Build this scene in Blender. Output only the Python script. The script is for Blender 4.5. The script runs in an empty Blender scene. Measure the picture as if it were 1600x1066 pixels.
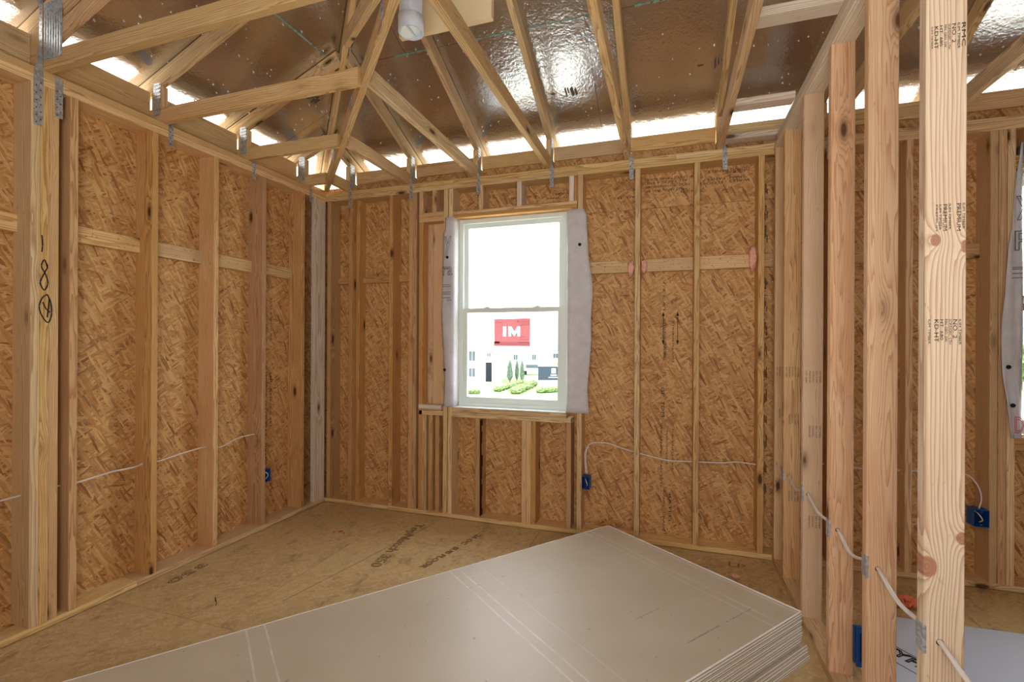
import bpy, bmesh, math, random
from math import sin, cos, pi, sqrt, radians
from mathutils import Vector, Matrix
import mathutils.noise as mnoise
random.seed(7)
S = bpy.context.scene
COL = S.collection

# ------------------------------------------------------------------ camera
F_PX, YAW, PY, EYE, ROLL = 743.32, 0.3193, 537.14, 1.4308, 0.0048
cam_d = bpy.data.cameras.new('camera')
cam_d.sensor_width = 36.0
cam_d.lens = F_PX / 1600 * 36.0
cam_d.shift_y = (PY - 533.0) / 1600.0
cam_d.clip_start = 0.02
cam_d.clip_end = 2000
cam = bpy.data.objects.new('camera', cam_d)
COL.objects.link(cam)
cam.matrix_world = Matrix.Translation((0, 0, EYE)) @ Matrix.Rotation(YAW, 4, 'Z') @ Matrix.Rotation(pi / 2, 4, 'X') @ Matrix.Rotation(ROLL, 4, 'Z')
S.camera = cam

# ------------------------------------------------------------------ world, sun, added fill lamps, exposure
world = bpy.data.worlds.new('world'); S.world = world
world.use_nodes = True
wn = world.node_tree; wn.nodes.clear()
w_out = wn.nodes.new('ShaderNodeOutputWorld')
w_bg = wn.nodes.new('ShaderNodeBackground')
w_bg.inputs['Color'].default_value = (0.93, 0.97, 1.0, 1)
w_bg.inputs['Strength'].default_value = 9.0
wn.links.new(w_bg.outputs[0], w_out.inputs[0])

def area(name, loc, target, sx, sy, power, color):
    d = bpy.data.lights.new(name, 'AREA'); d.shape = 'RECTANGLE'; d.size = sx; d.size_y = sy
    d.energy = power; d.color = color
    o = bpy.data.objects.new(name, d); COL.objects.link(o); o.location = loc
    o.rotation_euler = (Vector(target) - Vector(loc)).to_track_quat('-Z', 'Y').to_euler()
    return o
sun_d = bpy.data.lights.new('sun', 'SUN'); sun_d.energy = 9.0; sun_d.angle = radians(2); sun_d.color = (1, .96, .9)
sun = bpy.data.objects.new('sun', sun_d); COL.objects.link(sun)
sun.rotation_euler = Vector((0.8, 0.03, -0.95)).to_track_quat('-Z', 'Y').to_euler()
area('camera_fill', (0.1, -0.7, 2.62), (-0.5, 3.2, 2.95), 1.8, 0.9, 22, (1.0, 0.97, 0.92))  # added fill lamp behind the camera, standing in for a flash
area('truss_fill', (0.0, -0.45, 1.25), (-0.9, 2.3, 3.3), 1.1, 0.7, 42, (1.0, 0.97, 0.93))  # added fill aimed up to brighten the trusses, not a real bounce
area('side_room_fill', (3.3, -0.4, 2.5), (1.6, 3.4, 2.4), 1.0, 1.2, 2.5, (0.97, 0.98, 1.0))  # weak fill added for the side room, which has no lamp
S.view_settings.view_transform = 'Standard'
S.view_settings.look = 'None'
S.view_settings.gamma = 1.0
S.view_settings.use_curve_mapping = False
S.view_settings.exposure = 0.0
try:
    S.cycles.max_bounces = 8; S.cycles.diffuse_bounces = 5; S.cycles.glossy_bounces = 4
    S.cycles.transmission_bounces = 6; S.cycles.transparent_max_bounces = 12
    S.cycles.sample_clamp_indirect = 6.0
    S.cycles.use_denoising = True
except Exception:
    pass

# ------------------------------------------------------------------ room measures
A, B, C = 2.938, 3.534, 0.652          # left wall, back wall, partition (room-side faces)
DEP = 0.14                             # 2x6 depth
PLT = 2.695                            # top of the studs
TOP = 2.771                            # top of the double plate
H0, SL = 3.11, 0.4167                  # roof underside height above the wall face, pitch
AF = 0.089; T = 0.038
def roof_z(x, y):
    return H0 + SL * min(B - y, x + A)

# ------------------------------------------------------------------ node helpers
class NT:
    def __init__(s, name):
        s.m = bpy.data.materials.new(name); s.m.use_nodes = True
        s.t = s.m.node_tree; s.t.nodes.clear()
        s.out = s.t.nodes.new('ShaderNodeOutputMaterial')
    def n(s, typ, **kw):
        nd = s.t.nodes.new('ShaderNode' + typ)
        ins = kw.pop('ins', {})
        for k, v in kw.items(): setattr(nd, k, v)
        for k, v in ins.items():
            if isinstance(v, bpy.types.NodeSocket): s.t.links.new(v, nd.inputs[k])
            else: nd.inputs[k].default_value = v
        return nd
    def math(s, op, a, b=None, c=None, clamp=False):
        nd = s.t.nodes.new('ShaderNodeMath'); nd.operation = op; nd.use_clamp = clamp
        for i, v in enumerate((a, b, c)):
            if v is None: continue
            if isinstance(v, bpy.types.NodeSocket): s.t.links.new(v, nd.inputs[i])
            else: nd.inputs[i].default_value = v
        return nd.outputs[0]
    def vmath(s, op, a, b=None, scale=None):
        nd = s.t.nodes.new('ShaderNodeVectorMath'); nd.operation = op
        for i, v in enumerate((a, b)):
            if v is None: continue
            if isinstance(v, bpy.types.NodeSocket): s.t.links.new(v, nd.inputs[i])
            else: nd.inputs[i].default_value = v
        if scale is not None:
            if isinstance(scale, bpy.types.NodeSocket): s.t.links.new(scale, nd.inputs['Scale'])
            else: nd.inputs['Scale'].default_value = scale
        return nd.outputs['Value'] if op in ('LENGTH', 'DISTANCE', 'DOT_PRODUCT') else nd.outputs[0]
    def mix(s, fac, a, b, blend='MIX'):
        nd = s.t.nodes.new('ShaderNodeMix'); nd.data_type = 'RGBA'; nd.blend_type = blend
        for i, v in ((0, fac), (6, a), (7, b)):
            if isinstance(v, bpy.types.NodeSocket): s.t.links.new(v, nd.inputs[i])
            else: nd.inputs[i].default_value = v if i == 0 else (*v[:3], 1)
        return nd.outputs[2]
    def ramp(s, fac, stops, interp='LINEAR'):
        nd = s.t.nodes.new('ShaderNodeValToRGB'); cr = nd.color_ramp; cr.interpolation = interp
        while len(cr.elements) < len(stops): cr.elements.new(0.5)
        for e, (p, c) in zip(cr.elements, stops):
            e.position = p; e.color = (*c[:3], 1) if not isinstance(c, (int, float)) else (c, c, c, 1)
        s.t.links.new(fac, nd.inputs[0]); return nd.outputs[0]
    def noise(s, vec, scale, detail=2, rough=.5, dim='3D', out=0):
        nd = s.n('TexNoise', noise_dimensions=dim, ins={'Vector': vec, 'Scale': scale, 'Detail': detail, 'Roughness': rough})
        return nd.outputs[out]
    def bsdf(s, color, rough=.6, metal=0.0, bump=None, bstr=.2, bdist=.002, spec=.3, **kw):
        nd = s.n('BsdfPrincipled')
        for k, v in (('Base Color', color), ('Roughness', rough), ('Metallic', metal), ('Specular IOR Level', spec)):
            if isinstance(v, bpy.types.NodeSocket): s.t.links.new(v, nd.inputs[k])
            else: nd.inputs[k].default_value = (*v[:3], 1) if k == 'Base Color' else v
        for k, v in kw.items(): nd.inputs[k.replace('_', ' ')].default_value = v
        if bump is not None:
            b = s.n('Bump', ins={'Height': bump, 'Strength': bstr, 'Distance': bdist})
            s.t.links.new(b.outputs[0], nd.inputs['Normal'])
        s.t.links.new(nd.outputs[0], s.out.inputs[0])
        return nd

def rgb(r, g, b):
    f = lambda c: (c / 255) / 12.92 if c / 255 <= 0.04045 else ((c / 255 + .055) / 1.055) ** 2.4
    return (f(r), f(g), f(b))

def simple(name, col, rough=.5, metal=0.0, **kw):
    t = NT(name); t.bsdf(col, rough, metal, **kw); return t.m

def wood(name, light, mid, dark, ring=230.0, knots=True, big=None, grey=0.0):
    """sawn lumber: growth rings round a pith beside the board, fibres along local Z, random knots"""
    t = NT(name)
    tc = t.n('TexCoord').outputs['Object']
    rnd = t.n('ObjectInfo').outputs['Random']
    r3 = t.n('TexWhiteNoise', noise_dimensions='1D', ins={'W': rnd}).outputs['Color']
    off = t.vmath('SCALE', r3, scale=23.0)
    sh = t.vmath('ADD', tc, off)
    st = t.vmath('MULTIPLY', sh, (1.0, 1.0, 0.055))
    warp = t.noise(st, 16.0, 3, .55, out=1)
    warp2 = t.vmath('SCALE', t.vmath('SUBTRACT', warp, (.5, .5, .5)), scale=.05)
    pith = t.vmath('MULTIPLY', t.vmath('SUBTRACT', r3, (.5, .5, .5)), (.16, .16, 0))
    p = t.vmath('ADD', t.vmath('ADD', t.vmath('MULTIPLY', tc, (1, 1, .004)), pith), warp2)
    rad = t.vmath('LENGTH', t.vmath('MULTIPLY', p, (1, 1, 0)))
    kd = None
    if knots:
        kv = t.n('TexVoronoi', feature='F1', ins={'Vector': t.vmath('MULTIPLY', sh, (7.5, 7.5, 2.6)), 'Scale': 1.0, 'Randomness': 1.0})
        kd = kv.outputs['Distance']
        bulge = t.math('MULTIPLY', t.math('POWER', 2.718, t.math('MULTIPLY', kd, -7.0)), .035)
        rad = t.math('ADD', rad, bulge)
    bigmask = None
    if big:
        sep = t.n('SeparateXYZ', ins={'Vector': tc})
        for (kx, kz, rx, rz) in big:
            dx = t.math('DIVIDE', t.math('SUBTRACT', sep.outputs[0], kx), rx)
            dz = t.math('DIVIDE', t.math('SUBTRACT', sep.outputs[2], kz), rz)
            d = t.math('SQRT', t.math('ADD', t.math('MULTIPLY', dx, dx), t.math('MULTIPLY', dz, dz)))
            rad = t.math('ADD', rad, t.math('MULTIPLY', t.math('POWER', 2.718, t.math('MULTIPLY', d, -.8)), .04))
            mk = t.math('SUBTRACT', 1.0, t.math('MULTIPLY', t.math('SUBTRACT', d, .85), 5.0), clamp=True)
            bigmask = mk if bigmask is None else t.math('MAXIMUM', bigmask, mk)
    fr = t.math('FRACT', t.math('MULTIPLY', rad, ring * .72))
    band = t.ramp(fr, [(0, 0.0), (.45, .12), (.82, .75), (.93, 1.0), (1, 0.05)])
    fib = t.noise(t.vmath('MULTIPLY', sh, (1, 1, .02)), 420.0, 2, .6)
    blot = t.noise(t.vmath('MULTIPLY', sh, (1, 1, .35)), 7.0, 3, .6)
    base = t.mix(t.ramp(blot, [(.3, 0), (.7, 1)]), light, mid)
    col = t.mix(t.math('MULTIPLY', band, .78), base, dark)
    col = t.mix(t.math('MULTIPLY', t.math('SUBTRACT', fib, .45), .9, clamp=True), col, dark)
    hue = t.n('HueSaturation', ins={'Color': col, 'Hue': t.math('ADD', .495, t.math('MULTIPLY', rnd, .010)),
              'Saturation': t.math('ADD', .84, t.math('MULTIPLY', t.math('FRACT', t.math('MULTIPLY', rnd, 7.3)), .18)),
              'Value': t.math('ADD', .90, t.math('MULTIPLY', t.math('FRACT', t.math('MULTIPLY', rnd, 13.7)), .2))})
    col = hue.outputs[0]
    if kd is not None:
        km = t.ramp(kd, [(.07, 1), (.10, .55), (.17, .12), (.24, 0)])
        col = t.mix(km, col, tuple(c * .28 for c in dark))
    if bigmask is not None:
        col = t.mix(t.math('MULTIPLY', bigmask, .75), col, t.mix(fib, rgb(128, 66, 44), rgb(190, 120, 88)))
    dirt = t.noise(t.vmath('MULTIPLY', sh, (1, 1, .5)), 30.0, 3, .7)
    col = t.mix(t.math('MULTIPLY', t.ramp(dirt, [(.66, 0), (.78, 1)]), .35), col, rgb(60, 50, 42))
    t.bsdf(col, .62, bump=t.math('ADD', band, fib), bstr=.25, bdist=.0008, spec=.25)
    return t.m

def osb(name, gain=1.0, plane='xz'):
    t = NT(name)
    tc = t.n('TexCoord').outputs['Object']
    rnd = t.n('ObjectInfo').outputs['Random']
    off = t.vmath('SCALE', t.n('TexWhiteNoise', noise_dimensions='1D', ins={'W': rnd}).outputs['Color'], scale=31.0)
    v0 = t.vmath('ADD', tc, off)
    sep = t.n('SeparateXYZ', ins={'Vector': v0})
    flat = t.n('CombineXYZ', ins={'X': sep.outputs['xyz'.index(plane[0])], 'Y': sep.outputs['xyz'.index(plane[1])], 'Z': 0.0}).outputs[0]
    wob = t.vmath('SCALE', t.vmath('SUBTRACT', t.noise(flat, 20.0, 3, .6, out=1), (.5, .5, .5)), scale=.016)
    flat = t.vmath('ADD', flat, wob)
    val = None; red = None
    layers = [(80, 11, 62), (-75, 10, 70), (50, 12, 76), (8, 10, 66), (-48, 12, 80), (-10, 13, 92), (32, 13, 96), (-62, 12, 84)]
    fib = None
    for i, (ang, sx, sy) in enumerate(layers):
        mp = t.n('Mapping', vector_type='TEXTURE', ins={'Vector': flat, 'Rotation': (0, 0, radians(ang)), 'Scale': (1 / sx, 1 / sy, 1), 'Location': (i * 3.7, i * 5.1, 0)})
        vo = t.n('TexVoronoi', voronoi_dimensions='2D', feature='F1', ins={'Vector': mp.outputs[0], 'Scale': 1.0, 'Randomness': 1.0})
        sc = t.n('SeparateColor', ins={'Color': vo.outputs['Color']})
        fb = t.noise(t.vmath('MULTIPLY', mp.outputs[0], (.8, 7.0, 1)), 1.0, 1, .5, dim='2D')
        if val is None:
            val = sc.outputs[0]; red = sc.outputs[2]; fib = fb
        else:
            m = t.math('GREATER_THAN', sc.outputs[1], .55)
            val = t.n('Mix', data_type='FLOAT', ins={0: t.math('MULTIPLY', m, .85), 2: val, 3: sc.outputs[0]}).outputs[0]
            red = t.n('Mix', data_type='FLOAT', ins={0: m, 2: red, 3: sc.outputs[2]}).outputs[0]
            fib = t.n('Mix', data_type='FLOAT', ins={0: m, 2: fib, 3: fb}).outputs[0]
    fine = t.noise(v0, 300.0, 3, .7)
    big = t.noise(v0, 2.2, 2, .5)
    v = t.math('ADD', t.math('ADD', t.math('MULTIPLY', val, .34), t.math('ADD', .05, t.math('MULTIPLY', fib, .42))), t.math('ADD', t.math('MULTIPLY', fine, .18), t.math('MULTIPLY', t.math('SUBTRACT', big, .5), .2)))
    g = gain
    col = t.ramp(v, [(.20, tuple(c * g for c in rgb(128, 80, 42))), (.34, tuple(c * g for c in rgb(172, 122, 70))),
                     (.50, tuple(c * g for c in rgb(200, 152, 96))), (.66, tuple(c * g for c in rgb(216, 175, 120))),
                     (.80, tuple(c * g for c in rgb(230, 196, 145))), (.92, tuple(c * g for c in rgb(240, 214, 166)))])
    col = t.mix(t.ramp(red, [(.90, 0), (.93, .62)]), col, rgb(124, 66, 34))
    col = t.mix(t.ramp(red, [(.04, .4), (.07, 0)]), col, rgb(120, 104, 76))
    t.bsdf(col, .6, bump=t.math('ADD', val, t.math('MULTIPLY', fine, .5)), bstr=.35, bdist=.0015, spec=.25)
    return t.m

# ------------------------------------------------------------------ materials
M = {}
M['stud'] = wood('pine_stud', rgb(234, 200, 142), rgb(220, 178, 116), rgb(164, 108, 54))
M['stud_dark'] = wood('amber_pine', rgb(222, 180, 118), rgb(206, 156, 94), rgb(150, 96, 46))
M['plate'] = wood('plate_pine', rgb(238, 210, 154), rgb(228, 192, 130), rgb(176, 122, 66), ring=170)
M['truss'] = wood('truss_pine', rgb(234, 206, 154), rgb(220, 186, 130), rgb(166, 118, 68), ring=200)
M['fir'] = wood('pale_fir', rgb(230, 202, 160), rgb(220, 186, 142), rgb(184, 132, 88), ring=300)
M['pinkfir'] = wood('pink_fir', rgb(230, 196, 156), rgb(218, 174, 134), rgb(186, 126, 88), ring=320, knots=True)
M['white_board'] = wood('bleached_pine', rgb(240, 228, 210), rgb(226, 210, 188), rgb(180, 156, 130), ring=150)
M['big'] = wood('knotty_fir', rgb(242, 222, 188), rgb(236, 210, 170), rgb(186, 132, 86), ring=150, knots=False,
                big=[(-.022, 1.675, .012, .017), (.042, 1.655, .010, .018), (-.036, .80, .022, .030), (.040, .885, .016, .018)])
M['bark'] = simple('bark_edge', rgb(58, 38, 26), .9)
M['osb'] = osb('oriented_strand_board', 1.05)
M['osb_l'] = osb('oriented_strand_board_left', 1.03, 'yz')
M['osb_edge'] = osb('oriented_strand_board_rim', .9, 'zy')
M['ink'] = simple('stamp_ink', rgb(46, 38, 32), .8)
M['ink_faint'] = simple('faint_ink', rgb(140, 114, 82), .8)
M['ink_red'] = simple('red_ink', rgb(206, 96, 100), .8)
M['ink_grey'] = simple('grey_ink', rgb(96, 98, 108), .7)

def m_floor():
    t = NT('weathered_subfloor')
    tc = t.n('TexCoord').outputs['Object']
    rnd = t.n('ObjectInfo').outputs['Random']
    v = t.vmath('ADD', tc, t.vmath('SCALE', t.n('TexWhiteNoise', noise_dimensions='1D', ins={'W': rnd}).outputs['Color'], scale=9.0))
    wob = t.vmath('SCALE', t.vmath('SUBTRACT', t.noise(v, 20.0, 3, .6, out=1), (.5, .5, .5)), scale=.05)
    vv = t.vmath('ADD', v, wob)
    val = None
    for i, (a, sx, sy) in enumerate([(5, 12, 50), (80, 13, 55), (-35, 15, 60), (45, 16, 66)]):
        mp = t.n('Mapping', vector_type='TEXTURE', ins={'Vector': vv, 'Rotation': (0, 0, radians(a)), 'Scale': (1 / sx, 1 / sy, 1)})
        vo = t.n('TexVoronoi', voronoi_dimensions='2D', ins={'Vector': mp.outputs[0], 'Scale': 1.0})
        sc = t.n('SeparateColor', ins={'Color': vo.outputs['Color']})
        if val is None: val = sc.outputs[0]
        else:
            val = t.n('Mix', data_type='FLOAT', ins={0: t.math('MULTIPLY', t.math('GREATER_THAN', sc.outputs[1], .5), .8), 2: val, 3: sc.outputs[0]}).outputs[0]
    fine = t.noise(v, 90.0, 4, .7)
    blot = t.noise(v, 1.6, 4, .6)
    x = t.math('ADD', t.math('MULTIPLY', val, .2), t.math('ADD', t.math('MULTIPLY', fine, .5), t.math('MULTIPLY', blot, .35)))
    col = t.ramp(x, [(.2, rgb(158, 126, 86)), (.42, rgb(192, 160, 112)), (.56, rgb(208, 180, 132)), (.75, rgb(224, 202, 158))])
    col = t.mix(t.math('MULTIPLY', t.ramp(blot, [(.45, 0), (.7, 1)]), .45), col, rgb(186, 162, 106))
    stain = t.noise(t.vmath('MULTIPLY', v, (1, .55, 1)), 9.0, 5, .75)
    col = t.mix(t.math('MULTIPLY', t.ramp(stain, [(.55, 0), (.68, 1)]), .55), col, rgb(112, 92, 66))
    dust = t.noise(v, 200.0, 1, .5)
    col = t.mix(t.math('MULTIPLY', t.ramp(dust, [(.70, 0), (.75, 1)]), .5), col, rgb(220, 202, 166))
    t.bsdf(col, .5, bump=t.math('ADD', fine, val), bstr=.2, bdist=.0012, spec=.4)
    return t.m
M['floor'] = m_floor()

def m_foil():
    t = NT('foil_roof_sheathing')
    tc = t.n('TexCoord').outputs['Object']
    n1 = t.noise(tc, 26.0, 4, .62)
    wr = t.n('TexVoronoi', feature='DISTANCE_TO_EDGE', ins={'Vector': t.vmath('ADD', tc, t.vmath('SCALE', t.noise(tc, 22.0, 2, .5, out=1), scale=.06)), 'Scale': 34.0}).outputs['Distance']
    n2 = t.noise(tc, 3.0, 2, .5)
    hgt = t.math('ADD', t.math('MULTIPLY', n1, 1.0), t.math('ADD', t.math('MULTIPLY', wr, .5), t.math('MULTIPLY', n2, 3.0)))
    col = t.mix(t.ramp(n2, [(.3, 0), (.7, 1)]), rgb(222, 222, 226), rgb(206, 206, 210))
    b = t.bsdf(col, .15, metal=.97, bump=hgt, bstr=.42, bdist=.0045)
    return t.m
M['foil'] = m_foil()
M['galv'] = None
def m_galv():
    t = NT('galvanised_steel')
    tc = t.n('TexCoord').outputs['Object']
    sp = t.n('TexVoronoi', ins={'Vector': tc, 'Scale': 90.0}).outputs['Color']
    bw = t.n('SeparateColor', ins={'Color': sp}).outputs[0]
    t.bsdf(t.ramp(bw, [(0, rgb(164, 170, 178)), (1, rgb(214, 220, 228))]), .36, metal=.6)
    return t.m
M['galv'] = m_galv()
M['hole'] = simple('dark_hole', (.015, .015, .015), .9)
M['cable'] = simple('white_cable_jacket', rgb(226, 216, 208), .45)
M['cable_tan'] = simple('tan_cable_jacket', rgb(196, 172, 150), .5)
M['blue'] = simple('blue_box_plastic', rgb(24, 84, 160), .4)
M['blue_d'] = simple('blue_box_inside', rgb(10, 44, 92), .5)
M['vinyl'] = simple('white_vinyl', rgb(236, 246, 243), .4)
M['pvc'] = simple('pvc_plastic', rgb(226, 236, 250), .3)
M['foam'] = None
M['seal_wrap'] = simple('seal_wrap_white', rgb(230, 230, 230), .7)
M['seal_felt'] = simple('light_seal_felt', rgb(60, 60, 62), .9)
def m_foam():
    t = NT('pink_foam')
    tc = t.n('TexCoord').outputs['Object']
    n = t.noise(tc, 60.0, 3, .6)
    t.bsdf(t.ramp(n, [(.3, rgb(232, 158, 132)), (.7, rgb(250, 206, 182))]), .7, bump=n, bstr=.6, bdist=.004)
    return t.m
M['foam'] = m_foam()
def m_wrap():
    t = NT('house_wrap')
    tc = t.n('TexCoord').outputs['Object']
    n = t.noise(tc, 14.0, 4, .6)
    col = t.ramp(n, [(.3, rgb(222, 222, 228)), (.7, rgb(242, 242, 246))])
    b = t.bsdf(col, .55, bump=n, bstr=.5, bdist=.012)
    tr = t.n('BsdfTranslucent', ins={'Color': (.75, .76, .8, 1)})
    mx = t.n('MixShader', ins={0: .3, 1: b.outputs[0], 2: tr.outputs[0]})
    t.t.links.new(mx.outputs[0], t.out.inputs[0])
    return t.m
M['wrap'] = m_wrap()
def m_paper(name, c1, c2, scratches):
    t = NT(name)
    tc = t.n('TexCoord').outputs['Object']
    n = t.noise(tc, 1.3, 3, .6); n2 = t.noise(tc, 60.0, 3, .6)
    col = t.mix(t.ramp(n, [(.3, 0), (.7, 1)]), c1, c2)
    sep = t.n('SeparateXYZ', ins={'Vector': tc})
    if scratches:
        wob = t.math('MULTIPLY', t.math('SUBTRACT', t.noise(tc, 2.0, 2, .5), .5), .02)
        for y0, w, s in scratches:
            d = t.math('ABSOLUTE', t.math('SUBTRACT', t.math('ADD', sep.outputs[1], wob), y0))
            m = t.math('SUBTRACT', 1.0, t.math('DIVIDE', d, w), clamp=True)
            brk = t.ramp(t.noise(t.vmath('MULTIPLY', tc, (1, 6, 1)), 7.0, 4, .7), [(.34, .1), (.56, 1)])
            col = t.mix(t.math('MULTIPLY', t.math('MULTIPLY', m, brk), s), col, rgb(226, 220, 214))
        str_ = t.noise(t.vmath('MULTIPLY', tc, (22, .7, 1)), 3.0, 3, .6)
        col = t.mix(t.math('MULTIPLY', t.ramp(str_, [(.62, 0), (.72, 1)]), .16), col, rgb(222, 216, 210))
    spk = t.noise(tc, 45.0, 1, .5)
    col = t.mix(t.math('MULTIPLY', t.ramp(spk, [(.76, 0), (.79, 1)]), .5), col, rgb(110, 100, 94))
    t.bsdf(col, .42, bump=n2, bstr=.06, bdist=.001, spec=.45)
    return t.m
M['paper'] = m_paper('grey_drywall_paper', rgb(200, 187, 166), rgb(186, 172, 150),
                     [(-.17, .008, .5), (-.22, .006, .6), (-1.12, .006, .7), (-1.17, .006, .8), (-1.01, .004, .4), (-2.05, .006, .8), (-2.12, .006, .7), (-.03, .012, .5), (-2.9, .006, .7), (-2.96, .006, .5)])
M['gyp'] = simple('drywall_edge', rgb(236, 230, 220), .7)
M['gypd'] = simple('drywall_brown_edge', rgb(150, 134, 112), .7)
M['sheet'] = simple('blue_white_foam_face', rgb(206, 216, 236), .35)
def m_glass():
    t = NT('window_glass')
    tr = t.n('BsdfTransparent', ins={'Color': (.97, .985, .98, 1)})
    gl = t.n('BsdfGlossy', ins={'Roughness': .02})
    fr = t.n('Fresnel', ins={'IOR': 1.45})
    geo = t.n('NewGeometry')
    fac = t.math('MULTIPLY', fr.outputs[0], t.math('SUBTRACT', 1.0, geo.outputs['Backfacing']))
    mx = t.n('MixShader', ins={0: fac, 1: tr.outputs[0], 2: gl.outputs[0]})
    t.t.links.new(mx.outputs[0], t.out.inputs[0]); return t.m
M['glass'] = m_glass()
def m_film(name, col, a):
    t = NT(name)
    b = t.n('BsdfPrincipled', ins={'Base Color': (*col, 1), 'Roughness': .5})
    tl = t.n('BsdfTranslucent', ins={'Color': (*col, 1)})
    tr = t.n('BsdfTransparent', ins={'Color': (*[c ** .5 for c in col], 1)})
    mx = t.n('MixShader', ins={0: .55, 1: b.outputs[0], 2: tl.outputs[0]})
    m2 = t.n('MixShader', ins={0: a, 1: mx.outputs[0], 2: tr.outputs[0]})
    t.t.links.new(m2.outputs[0], t.out.inputs[0]); return t.m
def m_film2(name, front, through, clear):
    t = NT(name)
    b = t.n('BsdfPrincipled', ins={'Base Color': (*front, 1), 'Roughness': .5})
    tl = t.n('BsdfTranslucent', ins={'Color': (*through, 1)})
    tr = t.n('BsdfTransparent', ins={'Color': (*through, 1)})
    m1 = t.n('MixShader', ins={0: clear, 1: tl.outputs[0], 2: tr.outputs[0]})
    ad = t.n('MixShader', ins={0: .5, 1: b.outputs[0], 2: m1.outputs[0]})
    t.t.links.new(ad.outputs[0], t.out.inputs[0]); return t.m
M['red_film'] = m_film2('red_sticker_film', rgb(230, 70, 76), (.27, .095, .10), .3)
M['ink_film'] = simple('sticker_ink', rgb(120, 40, 48), .7)

# ------------------------------------------------------------------ object helpers
def link(o, root=None, mat=None, kind=None, label=None):
    COL.objects.link(o)
    if root is not None:
        o.parent = root
        o.matrix_parent_inverse = PINV[root.name]
    if mat is not None and o.type == 'MESH' and not o.data.materials:
        o.data.materials.append(mat)
    if kind: o['kind'] = kind
    if label: o['label'] = label
    return o
PINV = {}
def reg(o):
    bpy.context.view_layer.update()
    PINV[o.name] = o.matrix_world.inverted()
    return o
def root(name, loc=(0, 0, 0), label=None, cat=None, group=None, kind=None):
    o = bpy.data.objects.new(name, None); COL.objects.link(o); o.location = loc
    o.empty_display_size = .1
    PINV[o.name] = Matrix.Translation(loc).inverted()
    if label: o['label'] = label
    if cat: o['category'] = cat
    if group: o['group'] = group
    if kind: o['kind'] = kind
    return o
def sub(o):
    """let o (already placed in world space) carry children given in world space"""
    PINV[o.name] = (PINV_W(o)).inverted()
    return o
def PINV_W(o):
    m = o.matrix_basis.copy()
    if o.parent is not None:
        return PINV_W(o.parent) @ o.matrix_parent_inverse @ m
    return m
def tag(o, label=None, cat=None, group=None, kind=None):
    for k, v in (('label', label), ('category', cat), ('group', group), ('kind', kind)):
        if v: o[k] = v
    return o
CACHE = {}
def prism_mesh(w, d, L, bev, mat):
    key = (round(w, 4), round(d, 4), round(L, 4), bev, mat.name)
    if key in CACHE: return CACHE[key]
    me = bpy.data.meshes.new('board')
    a, b = w / 2, d / 2
    if bev:
        c = bev
        ring = [(a, -b + c), (a, b - c), (a - c, b), (-a + c, b), (-a, b - c), (-a, -b + c), (-a + c, -b), (a - c, -b)]
    else:
        ring = [(a, -b), (a, b), (-a, b), (-a, -b)]
    n = len(ring)
    vs = [(x, y, 0) for x, y in ring] + [(x, y, L) for x, y in ring]
    fs = [(i, (i + 1) % n, n + (i + 1) % n, n + i) for i in range(n)] + [tuple(range(n))[::-1], tuple(range(n, 2 * n))]
    me.from_pydata(vs, [], fs); me.materials.append(mat); me.update()
    CACHE[key] = me
    return me
def board(name, rt, mat, x0, x1, y0, y1, z0, z1, axis=None, bev=.0025, label=None, kind=None):
    """an axis-aligned piece of lumber whose grain (local Z) runs along its longest side"""
    dx, dy, dz = x1 - x0, y1 - y0, z1 - z0
    if axis is None:
        axis = 'z' if dz >= dx and dz >= dy else ('x' if dx >= dy else 'y')
    cx, cy, cz = (x0 + x1) / 2, (y0 + y1) / 2, (z0 + z1) / 2
    if axis == 'z':
        me = prism_mesh(dx, dy, dz, bev, mat); mw = Matrix.Translation((cx, cy, z0))
    elif axis == 'x':      # local x->Y, y->Z, z->X
        me = prism_mesh(dy, dz, dx, bev, mat); mw = Matrix.Translation((x0, cy, cz)) @ Matrix(((0, 0, 1, 0), (1, 0, 0, 0), (0, 1, 0, 0), (0, 0, 0, 1)))
    else:                  # local x->Z, y->X, z->Y
        me = prism_mesh(dz, dx, dy, bev, mat); mw = Matrix.Translation((cx, y0, cz)) @ Matrix(((0, 1, 0, 0), (0, 0, 1, 0), (1, 0, 0, 0), (0, 0, 0, 1)))
    o = bpy.data.objects.new(name, me); o.matrix_basis = mw
    return link(o, rt, None, kind, label)
def beam(name, rt, mat, p0, p1, w, d, up=(0, 0, 1), bev=.0025, label=None):
    """lumber from p0 to p1 (centre line); w across, d in the 'up' direction"""
    p0, p1 = Vector(p0), Vector(p1)
    z = (p1 - p0).normalized(); x = Vector(up).cross(z).normalized(); y = z.cross(x)
    me = prism_mesh(w, d, (p1 - p0).length, bev, mat)
    mw = Matrix(((x.x, y.x, z.x, p0.x), (x.y, y.y, z.y, p0.y), (x.z, y.z, z.z, p0.z), (0, 0, 0, 1)))
    o = bpy.data.objects.new(name, me); o.matrix_basis = mw
    return link(o, rt, None, None, label)
def mesh(name, rt, mat, vs, fs, smooth=False, kind=None, label=None, loc=None):
    me = bpy.data.meshes.new(name)
    L = Vector(loc) if loc else Vector((0, 0, 0))
    me.from_pydata([tuple(Vector(v) - L) for v in vs], [], fs); me.update()
    if smooth:
        for p in me.polygons: p.use_smooth = True
    me.materials.append(mat)
    o = bpy.data.objects.new(name, me); o.location = L
    return link(o, rt, None, kind, label)
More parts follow.
